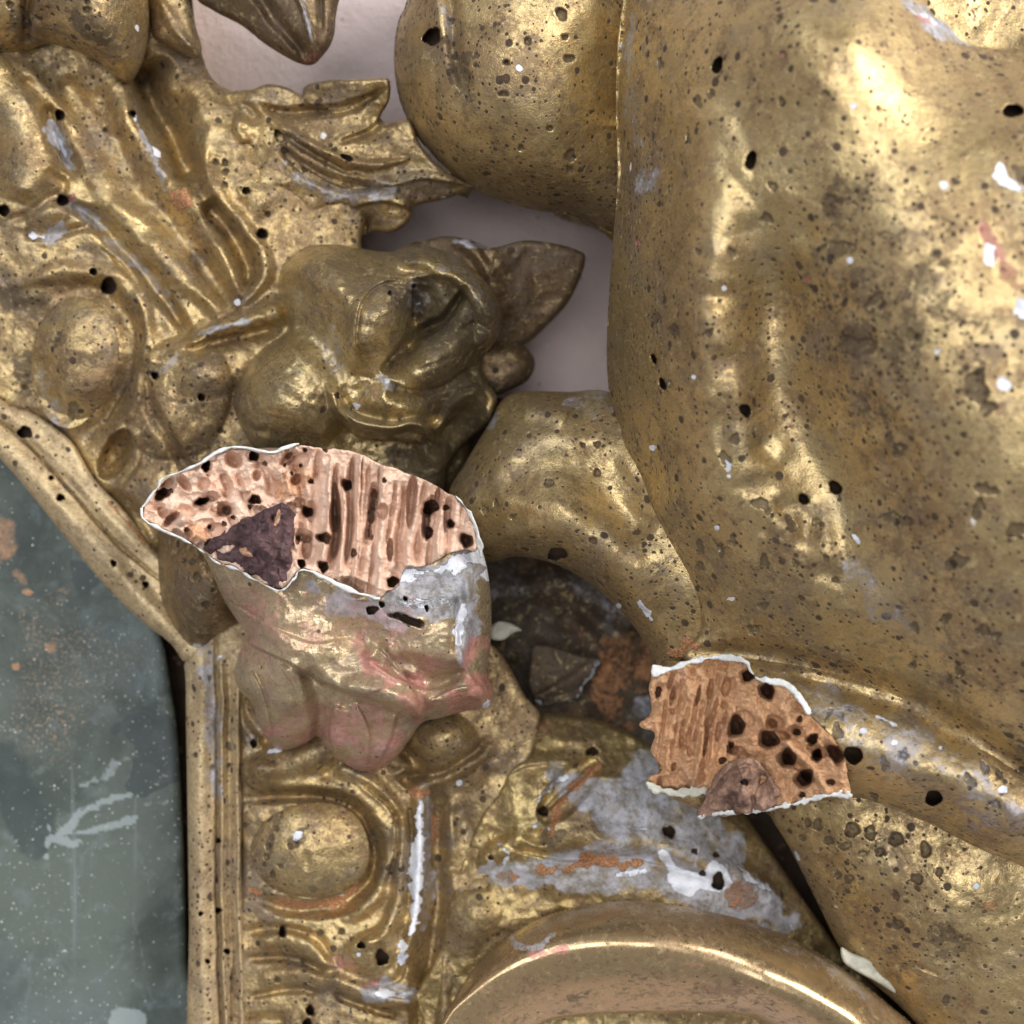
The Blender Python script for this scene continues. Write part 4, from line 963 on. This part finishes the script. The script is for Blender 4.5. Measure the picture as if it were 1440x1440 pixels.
core = SW.mesh('wood_core', M_woodo, limb, 60, .1, 'crumbling orange wood exposed in the broken limb')
SR = Field([(917, 934), (938, 939), (966, 928), (1012, 920), (1051, 927), (1057, 941), (1070, 952), (1099, 956), (1123, 971), (1139, 999), (1133, 1002), (1118, 978), (1097, 963), (1066, 959), (1052, 944), (1046, 934), (1012, 928), (968, 936), (940, 946), (919, 952)], 0, 1.0, n=4, rough=5, rs=12)
SR.tps([(917, 934, 330), (966, 930, 336), (1012, 924, 352), (1051, 930, 372), (1099, 958, 388), (1137, 1000, 402), (940, 945, 328), (1066, 955, 380), (1118, 976, 394)]); SR.noise(3, 20).round(2.5, 3)
SR.mesh('gesso_rim', M_gesso, limb, 26, 0)
SR2 = Field([(911, 1100), (935, 1107), (958, 1108), (994, 1104), (992, 1118), (962, 1121), (935, 1117), (914, 1114)], 318, 1.0, rough=5)
SR2.round(3, 3).noise(4, 20); SR2.mesh('gesso_rim', M_gessoy, limb, 20, 0)
SR3 = Field([(984, 1150), (1028, 1146), (1074, 1142), (1129, 1130), (1168, 1122), (1196, 1122), (1190, 1112), (1150, 1118), (1129, 1124), (1074, 1136), (1028, 1140), (988, 1143)], 0, 1.0, n=4, rough=4.5)
SR3.tps([(984, 1150, 322), (1028, 1143, 334), (1074, 1139, 344), (1129, 1127, 362), (1168, 1120, 380), (1196, 1119, 384), (1190, 1110, 386)]); SR3.round(2.5, 3)
SR3.mesh('gesso_rim', M_gesso, limb, 20, 0)
SP = Field([(983, 1149), (988, 1125), (1000, 1102), (1015, 1078), (1035, 1068), (1060, 1066), (1075, 1080), (1088, 1100), (1098, 1118), (1080, 1138), (1040, 1144)], 0, 1.4, rough=5, rs=16)
SP.tps([(983, 1149, 322), (1000, 1102, 345), (1030, 1070, 372), (1070, 1076, 378), (1096, 1116, 366), (1040, 1142, 344), (1040, 1100, 384)])
SP.crease([(1060, 1072), (1050, 1100), (1060, 1140)], 10, 26, 1).boss(1048, 1105, 14, 12, 0, -10).crinkle(14, 24, 3).round(3, 6).noise(10, 24, 4, 4).noise(5, 9, 3, 2)
SP.boss(1020, 1105, 16, 30, 25, 12).boss(1075, 1110, 14, 26, -15, -16).stroke([(1000, 1120), (1030, 1085), (1060, 1075)], 6, -12)
SP.crease([(1035, 1068), (1046, 1100), (1030, 1145)], 14, 40, -1, .1).crease([(1090, 1085), (1065, 1110), (1062, 1142)], -12, 30, 1, .1)
SP.hole(1047, 1100, 5, depth=10)
SP.mesh('splinter', M_wedge2, limb, 40, .2, 'brown splinter at the foot of the broken limb')

# ------------------------------------------------------------------ broken fragment
fb = thing('broken_fragment', 'broken lump of gilded carving with pale worm eaten wood on its cut top', 'fragment', (470, 900, 60))
WP = [(202, 716), (222, 688), (234, 673), (262, 661), (289, 648), (311, 636), (337, 631), (379, 638), (420, 627), (432, 628), (457, 631), (482, 632), (506, 638), (520, 645), (540, 655), (556, 658), (574, 667), (592, 672), (617, 685), (630, 694), (639, 697), (643, 706), (652, 713), (663, 731), (671, 760), (668, 776), (652, 773), (630, 779), (607, 792), (592, 797), (570, 798), (560, 824), (544, 832), (532, 840),
      (499, 830), (465, 815), (427, 799), (412, 812), (394, 828), (356, 812), (330, 797), (304, 789), (277, 767), (247, 752), (206, 731)]
J = Field([(205, 735), (247, 756), (280, 775), (296, 800), (312, 838), (330, 868), (346, 893), (336, 920), (330, 945), (336, 970), (355, 990), (365, 1020), (380, 1046), (402, 1056), (430, 1046), (446, 1036), (456, 1050), (466, 1062), (488, 1076), (510, 1086), (540, 1080), (560, 1062), (576, 1040), (594, 1016), (618, 1010), (655, 1000), (680, 997), (692, 988), (692, 965), (684, 940), (690, 905), (691, 850), (685, 800),
           (675, 765), (660, 730), (620, 690), (540, 658), (430, 632), (330, 634), (260, 664), (220, 694)], 0, 1.6, n=4)
J.tps([(205, 735, 270), (280, 775, 262), (330, 868, 190), (346, 893, 170), (332, 945, 150), (365, 1020, 120), (402, 1054, 110), (446, 1036, 130), (510, 1086, 110), (576, 1040, 140), (594, 1016, 160), (655, 1000, 180), (692, 975, 180), (690, 900, 200), (685, 800, 262), (675, 765, 282), (540, 658, 290), (330, 634, 280), (260, 664, 270),
       (350, 830, 262), (394, 838, 280), (440, 820, 290), (500, 845, 292), (560, 850, 296), (620, 820, 300), (660, 830, 288), (400, 900, 240), (480, 900, 262), (560, 900, 276), (640, 900, 268), (380, 960, 200), (450, 960, 220), (520, 960, 238), (590, 970, 246), (650, 960, 232), (400, 1020, 146), (510, 1040, 150), (555, 1020, 150)])
J.stroke([(345, 895), (400, 920), (450, 955), (470, 985)], [10, 18, 18, 10], -8)
J.crease([(338, 900), (400, 926), (450, 956), (500, 972), (545, 986), (592, 1014)], 44, 80, -1, .06)
J.crease([(520, 930), (560, 950), (605, 965), (650, 955)], -16, 46, -1, .1)
J.crease([(592, 1012), (585, 975), (560, 940), (520, 905)], 12, 40, -1, .1)
J.boss(392, 985, 90, 96, -20, 18).boss(520, 1030, 92, 76, 10, 20)
J.stroke([(430, 940), (450, 990), (446, 1040)], [14, 26, 16], -24)
J.crease([(395, 935), (420, 980), (425, 1040)], 10, 40, -1, .1).crease([(500, 985), (520, 1030), (515, 1080)], 10, 40, 1, .1)
J.stroke([(480, 960), (540, 970), (580, 990), (594, 1012)], [16, 28, 26, 14], 30)
J.stroke([(592, 1008), (625, 985), (660, 975), (688, 975)], [14, 34, 34, 20], 26).boss(684, 975, 22, 28, 0, 16)
J.stroke([(540, 930), (580, 945), (620, 955), (660, 940)], [14, 26, 26, 16], -26).stroke([(545, 905), (560, 935), (590, 950)], 10, 14)
J.stroke([(655, 810), (660, 870), (650, 930)], [8, 12, 10], 10).stroke([(640, 840), (636, 920)], 8, -10)
J.crease([(446, 950), (475, 968), (515, 972), (545, 962)], 8, 18, -1).stroke([(545, 985), (575, 1000), (590, 1012)], 5, -10)
J.boss(420, 880, 90, 40, 25, 10)
J.crease([(352, 940), (372, 985), (385, 1035)], 12, 34, 1, .1).crease([(470, 990), (462, 1030), (470, 1062)], 14, 30, -1, .1).crease([(560, 1000), (552, 1035), (530, 1078)], 14, 34, 1, .1)
J.crease([(640, 880), (655, 930), (672, 965)], 12, 36, 1, .1).crease([(600, 985), (640, 968), (684, 962)], 12, 26, 1, .1).crease([(320, 850), (380, 880), (440, 905), (500, 900)], 8, 50, 1, .15)
J.round(24, 40).noise(6, 46, 4, 3).noise(1.6, 12, 3, 6)
for h in ((523, 858, 8, 6), (537, 850, 4), (570, 842, 3), (600, 855, 2.5, 5)): J.hole(*h, depth=26)
J.stroke([(546, 865), (565, 868), (578, 874), (592, 880)], [3, 5, 5, 6], -30, 'flat').paint('hole', [(546, 865), (565, 868), (578, 874), (590, 879)], [3, 4.5, 5, 6], 1, .3)
J.paint_poly('greywash', [(560, 800), (600, 796), (650, 774), (676, 772), (688, 810), (672, 812), (655, 850), (650, 905), (640, 910), (640, 870), (610, 870), (570, 862), (540, 850)], .95, 4, 4)
J.paint('gesso', [(600, 805), (645, 790), (678, 785), (686, 812)], [8, 13, 14, 8], .8).paint('gesso', [(560, 845), (600, 850), (640, 845)], 9, .5).paint('gesso', [(648, 850), (645, 905)], [8, 6], .9).paint('gesso', [(560, 812), (600, 802)], 8, .6).paint('grime_and_shade', [(603, 824), (606, 828)], 5, .5).paint('grime_and_shade', [(576, 822)], 6, .4).paint('grime_and_shade', [(618, 820)], 7, .5).paint('grime_and_shade', [(624, 862)], 5, .4)
J.paint('greywash', [(440, 825), (490, 848), (540, 862), (600, 870)], [12, 18, 20, 20], .8, .5)
J.paint('greywash', [(660, 820), (662, 880), (655, 925)], [14, 14, 10], .9).paint('grime_and_shade', [(662, 850), (668, 890), (656, 915)], [6, 10, 9], .6)
J.paint('gesso', [(686, 985), (683, 995)], [6, 4], 1, .3)
for p, r, v in (([(575, 850), (578, 870)], 12, .5), ([(505, 900), (520, 940), (560, 955), (590, 950)], [10, 13, 13, 12], .8), ([(590, 955), (580, 1000)], 18, .8), ([(605, 990), (650, 975), (688, 970)], [20, 22, 20], .95), ([(660, 930), (680, 900)], 12, .7),
                ([(385, 1030), (405, 1046), (440, 1030)], [14, 14, 12], .75), ([(480, 1060), (520, 1080), (560, 1050)], [14, 16, 16], .8), ([(495, 1020), (520, 1040)], 20, .5), ([(330, 840), (345, 855), (360, 870)], [4, 8, 5], .7), ([(445, 895), (470, 920)], 14, .5), ([(375, 935), (385, 965)], 16, .4), ([(560, 870), (600, 900)], 18, .4), ([(535, 1050), (555, 1030)], 14, .6)):
    J.paint('bole', p, [q * 1.25 for q in r] if isinstance(r, list) else r * 1.25, v * .92, .9)
J.paint('bole', [(330, 860), (430, 900), (520, 900), (620, 940)], 74, .46, .9).paint('bole', [(380, 1000), (450, 1030), (540, 1030)], 62, .58, .9)
J.paint('greywash', [(490, 1075), (520, 1082)], 8, .7).paint('greywash', [(530, 1060), (545, 1045)], 10, .5)
J.crinkle(11, 74, 4).crinkle(1.6, 22, 6).sink(WP, 150)
J.mesh('gilded_shell', M_frag, fb, 110, .4, 'gilding rubbed through to pink bole and white gesso')

Wd = Field(WP, 0, 1.3, n=4, rough=2, rs=11)
Wd.tps([(202, 720, 290), (260, 662, 300), (337, 632, 306), (430, 628, 312), (540, 655, 318), (639, 697, 316), (671, 765, 310), (592, 797, 310), (532, 840, 304), (427, 799, 308), (394, 828, 300), (300, 787, 294), (247, 752, 292), (330, 710, 288), (400, 700, 288), (480, 720, 300), (560, 730, 304), (620, 740, 308), (280, 720, 286)])
for x, r, h in ((444, 9, 20), (462, 6, -12), (470, 7, 18), (483, 7, -14), (494, 8, 22), (505, 5, -10), (517, 7, 16), (540, 8, -12), (553, 6, 14), (566, 10, 26), (582, 6, -8), (592, 8, 18), (610, 6, 12), (620, 5, -8), (632, 7, 14), (645, 6, 8), (508, 3, 10), (532, 4, 10), (572, 3, -8)):
    y0 = 625 + max(0, x - 500) * .35 + rng.uniform(-10, 45); y1 = rng.uniform(765, 840)
    Wd.stroke([(x + 4, y0), (x - 1, y0 * .6 + y1 * .4), (x - 9 + rng.uniform(-4, 4), y1)], [r * .7, r * 1.2, r], -h * rng.uniform(.7, 1.3))
# galleries on the left half
for p, r, h in (([(290, 650), (288, 670)], 7, -18), ([(310, 665), (318, 685), (312, 700)], 9, -20), ([(238, 728), (258, 715), (275, 722)], 8, -18), ([(270, 708), (290, 700), (300, 706)], 6, -18), ([(330, 665), (345, 700), (352, 715)], 9, -14), ([(370, 655), (385, 680), (380, 700)], 12, -16), ([(260, 690), (280, 690)], 8, 8), ([(300, 730), (330, 715)], 9, -12),
                ([(355, 640), (368, 650), (360, 660)], 10, -22), ([(415, 650), (425, 700), (420, 750), (425, 790)], 8, -16), ([(405, 665), (410, 700)], 6, 8)):
    Wd.stroke(p, r, h)
for h in ((432, 720, 9, 8), (487, 682, 8, 9), (456, 757, 10, 9), (454, 797, 8, 9), (497, 778, 4.5, 8), (604, 714, 11, 13, 20), (603, 750, 6, 10, 20), (626, 714, 5, 5), (634, 737, 6), (656, 761, 10, 11), (551, 819, 9, 9), (358, 703, 8, 8), (356, 641, 9, 8), (289, 656, 7, 8), (226, 696, 12, 9, -40), (283, 705, 12, 5, -15),
          (294, 741, 3.5), (315, 737, 4), (328, 728, 3.5), (437, 677, 4.5), (429, 633, 3.5), (457, 633, 4), (424, 793, 6, 7), (410, 666, 3), (400, 655, 3), (372, 652, 4), (418, 760, 4, 7), (352, 713, 4), (423, 655, 3), (240, 690, 4), (540, 676, 4), (262, 745, 4)):
    Wd.hole(*h, depth=54 if h[2] > 5 else 16, rag=.18, wall=.3)
Wd.stroke([(529, 688), (524, 720), (518, 758)], 7.5, -34, 'flat').paint('hole', [(529, 690), (524, 720), (519, 756)], 5.5, .6, .4)
Wd.boss(500, 822, 32, 11, 14, -34, .4).paint('hole', [(485, 816), (512, 828)], 6, .5)
Wd.boss(560, 810, 12, 20, 10, -20, .5)
for i in range(46):
    x, y = rng.uniform(215, 425), rng.uniform(635, 790)
    Wd.boss(x, y, rng.uniform(7, 18), rng.uniform(6, 12), rng.uniform(-60, 60), rng.uniform(-50, -14), .6)
for i in range(14):
    x, y = rng.uniform(215, 425), rng.uniform(640, 780)
    Wd.boss(x, y, rng.uniform(8, 18), rng.uniform(5, 9), rng.uniform(-60, 60), rng.uniform(10, 22), .8)
for i in range(16):
    x, y = rng.uniform(425, 640), rng.uniform(650, 800)
    Wd.boss(x, y, rng.uniform(5, 9), rng.uniform(12, 40), 4, rng.uniform(-55, -20), .5)
Wd.noise(13, 26, 5, 4).noise(7, 8, 3, 2)
Wd.paint('dust', [(390, 660), (415, 680), (400, 700)], 22, .22, .8).paint('dust', [(270, 760), (280, 750), (300, 760)], 14, .3)
Wd.round(4, 5)
Wd.mesh('wood_core', M_woodp, fb, 60, .05, 'pale pink grooved wood riddled with worm holes')
# gesso rim: the white line round the cut
def rim(pts, wd, zs, mat, name='gesso_rim', lab=None, seed=1, parent=fb):
    c = spl(pts, False, 5)
    t = np.gradient(c, axis=0); t /= np.maximum(np.hypot(t[:, :1], t[:, 1:]), 1e-6)
    nrm = np.stack([-t[:, 1], t[:, 0]], 1)
    ww = np.interp(np.linspace(0, 1, len(c)), np.linspace(0, 1, len(wd)), wd)[:, None]
    ww = ww * (.85 + 1.2 * vnoise(c[:, :1], c[:, 1:], 34., seed + 5) + 1.3 * vnoise(c[:, :1], c[:, 1:], 11., seed) + .7 * vnoise(c[:, :1], c[:, 1:], 5., seed + 3))
    c = c + 2.4 * np.hstack([vnoise(c[:, :1], c[:, 1:], 8., seed + 1), vnoise(c[:, :1], c[:, 1:], 8., seed + 2)])
    poly = np.vstack([c + nrm * ww / 2, (c - nrm * ww / 2)[::-1]])
    f = Field(poly, 0, 1.1, False)
    f.tps([(p[0], p[1], z) for p, z in zip(pts, zs)] if len(pts) > 3 else [(*pts[0], zs[0])] * 1)
    f.noise(3, 14, 3, seed).round(2.2, 3)
    return f.mesh(name, mat, parent, 14, 0, lab)
lw = [(200, 714), (203, 731), (247, 754), (277, 769), (304, 791), (330, 799), (356, 814), (394, 831), (412, 815), (427, 801), (465, 817), (499, 832), (534, 842)]
rim(lw, [3, 4, 5, 6, 4, 5, 7, 6, 5, 5, 6, 7, 5], [296, 295, 297, 298, 300, 304, 306, 306, 312, 313, 313, 312, 310], M_gesso, lab='white gesso line along the lower edge of the cut')
up = [(200, 714), (220, 687), (232, 672), (262, 660), (289, 647), (311, 634), (337, 629), (379, 636), (405, 628), (421, 624)]
rim(up, [3, 4, 4, 5, 6, 5, 4, 5, 6, 5], [297, 301, 304, 308, 312, 314, 315, 316, 318, 318], M_gesso, lab='white gesso line along the upper edge of the cut', seed=2)
rt = [(640, 697), (652, 711), (665, 731), (674, 761), (677, 785)]
rim(rt, [2, 5, 5, 6, 6], [322, 322, 321, 318, 306], M_gesso, lab='white gesso line at the right end of the cut', seed=3)
# dark splinter in the cut
W2 = Field([(284, 771), (300, 758), (320, 744), (342, 729), (365, 720), (390, 710), (404, 709), (412, 722), (413, 750), (410, 790), (403, 820), (393, 829), (375, 818), (352, 810), (325, 794), (302, 786)], 0, 1.3, rough=6, rs=16)
W2.tps([(284, 771, 296), (342, 729, 318), (400, 710, 326), (413, 750, 316), (405, 815, 308), (393, 829, 304), (340, 800, 304), (370, 760, 338), (395, 770, 330)])
W2.crease([(380, 715), (378, 760), (392, 825)], 12, 40, 1).boss(345, 775, 40, 16, -20, 6).stroke([(300, 775), (340, 770), (380, 800)], 6, -10).stroke([(330, 745), (360, 760), (372, 800)], 8, 10).round(7, 12).crinkle(16, 26, 3).noise(13, 30, 5, 8).noise(6, 9, 3, 2)
W2.paint('dust', [(336, 772), (352, 784)], 5, .4, .9).paint('dust', [(392, 718), (386, 740)], 4, .3, .9)
W2.mesh('splinter', M_wedge, fb, 40, .1, 'dark purplish brown splinter in the pale cut')

# ------------------------------------------------------------------ hoop
ho = thing('gilded_hoop', 'smooth gilt hoop with a bright rounded rim at the bottom edge', 'hoop', (940, 1440, 60))
outer = [(575, 1540), (598, 1480), (620, 1438), (660, 1370), (700, 1327), (747, 1297), (793, 1280), (850, 1268), (905, 1267), (960, 1274), (1040, 1292), (1074, 1304), (1129, 1327), (1191, 1366), (1250, 1413), (1290, 1452), (1330, 1540)]
inner = [(1190, 1540), (1130, 1475), (1080, 1442), (1040, 1430), (960, 1426), (880, 1426), (820, 1429), (765, 1440), (720, 1475), (690, 1540)]
HO = Field(outer + inner, 0, 1.8)
ridge = [(590, 1540), (606, 1480), (628, 1430), (670, 1393), (710, 1367), (760, 1347), (810, 1334), (870, 1329), (930, 1333), (995, 1350), (1055, 1373), (1113, 1397), (1155, 1418), (1200, 1448), (1260, 1540)]
d, T_, sd, _ = seg_dist(spl(ridge, False, 6), HO.X, HO.Y, False)
do, _, _, _ = seg_dist(spl(outer, False, 6), HO.X, HO.Y, False)
di, _, _, _ = seg_dist(spl(inner, False, 6), HO.X, HO.Y, False)
outside = sd < 0          # the side towards the outer edge
to = np.clip(do / (do + d + 1e-6), 0, 1); ti = np.clip(di / (di + d + 1e-6), 0, 1)
HO.H = np.where(outside, 110 + 90 * np.sin(to * np.pi / 2) ** .8, 110 + 90 * (1 - (1 - ti) ** 1.7))
HO.H += 6 * fbm(HO.X, HO.Y, 120, 3, 2)
HO.round(7, 12)
HO.paint('bole', [(735, 1340), (770, 1338), (800, 1336)], [6, 10, 6], .7, .7).paint('greywash', [(720, 1320), (750, 1332), (780, 1312)], [5, 9, 6], .7, .6).paint('bole', [(940, 1350), (990, 1358)], 5, .5, .7)
HO.paint('grime_and_shade', [(640, 1460), (760, 1400), (900, 1385), (1040, 1405), (1140, 1460)], 40, .04, .9)
HO.paint('greywash', [(1100, 1330), (1180, 1375), (1240, 1425)], 16, .4, .8)
HO.mesh('hoop_band', M_hoop, ho, 120, .1)
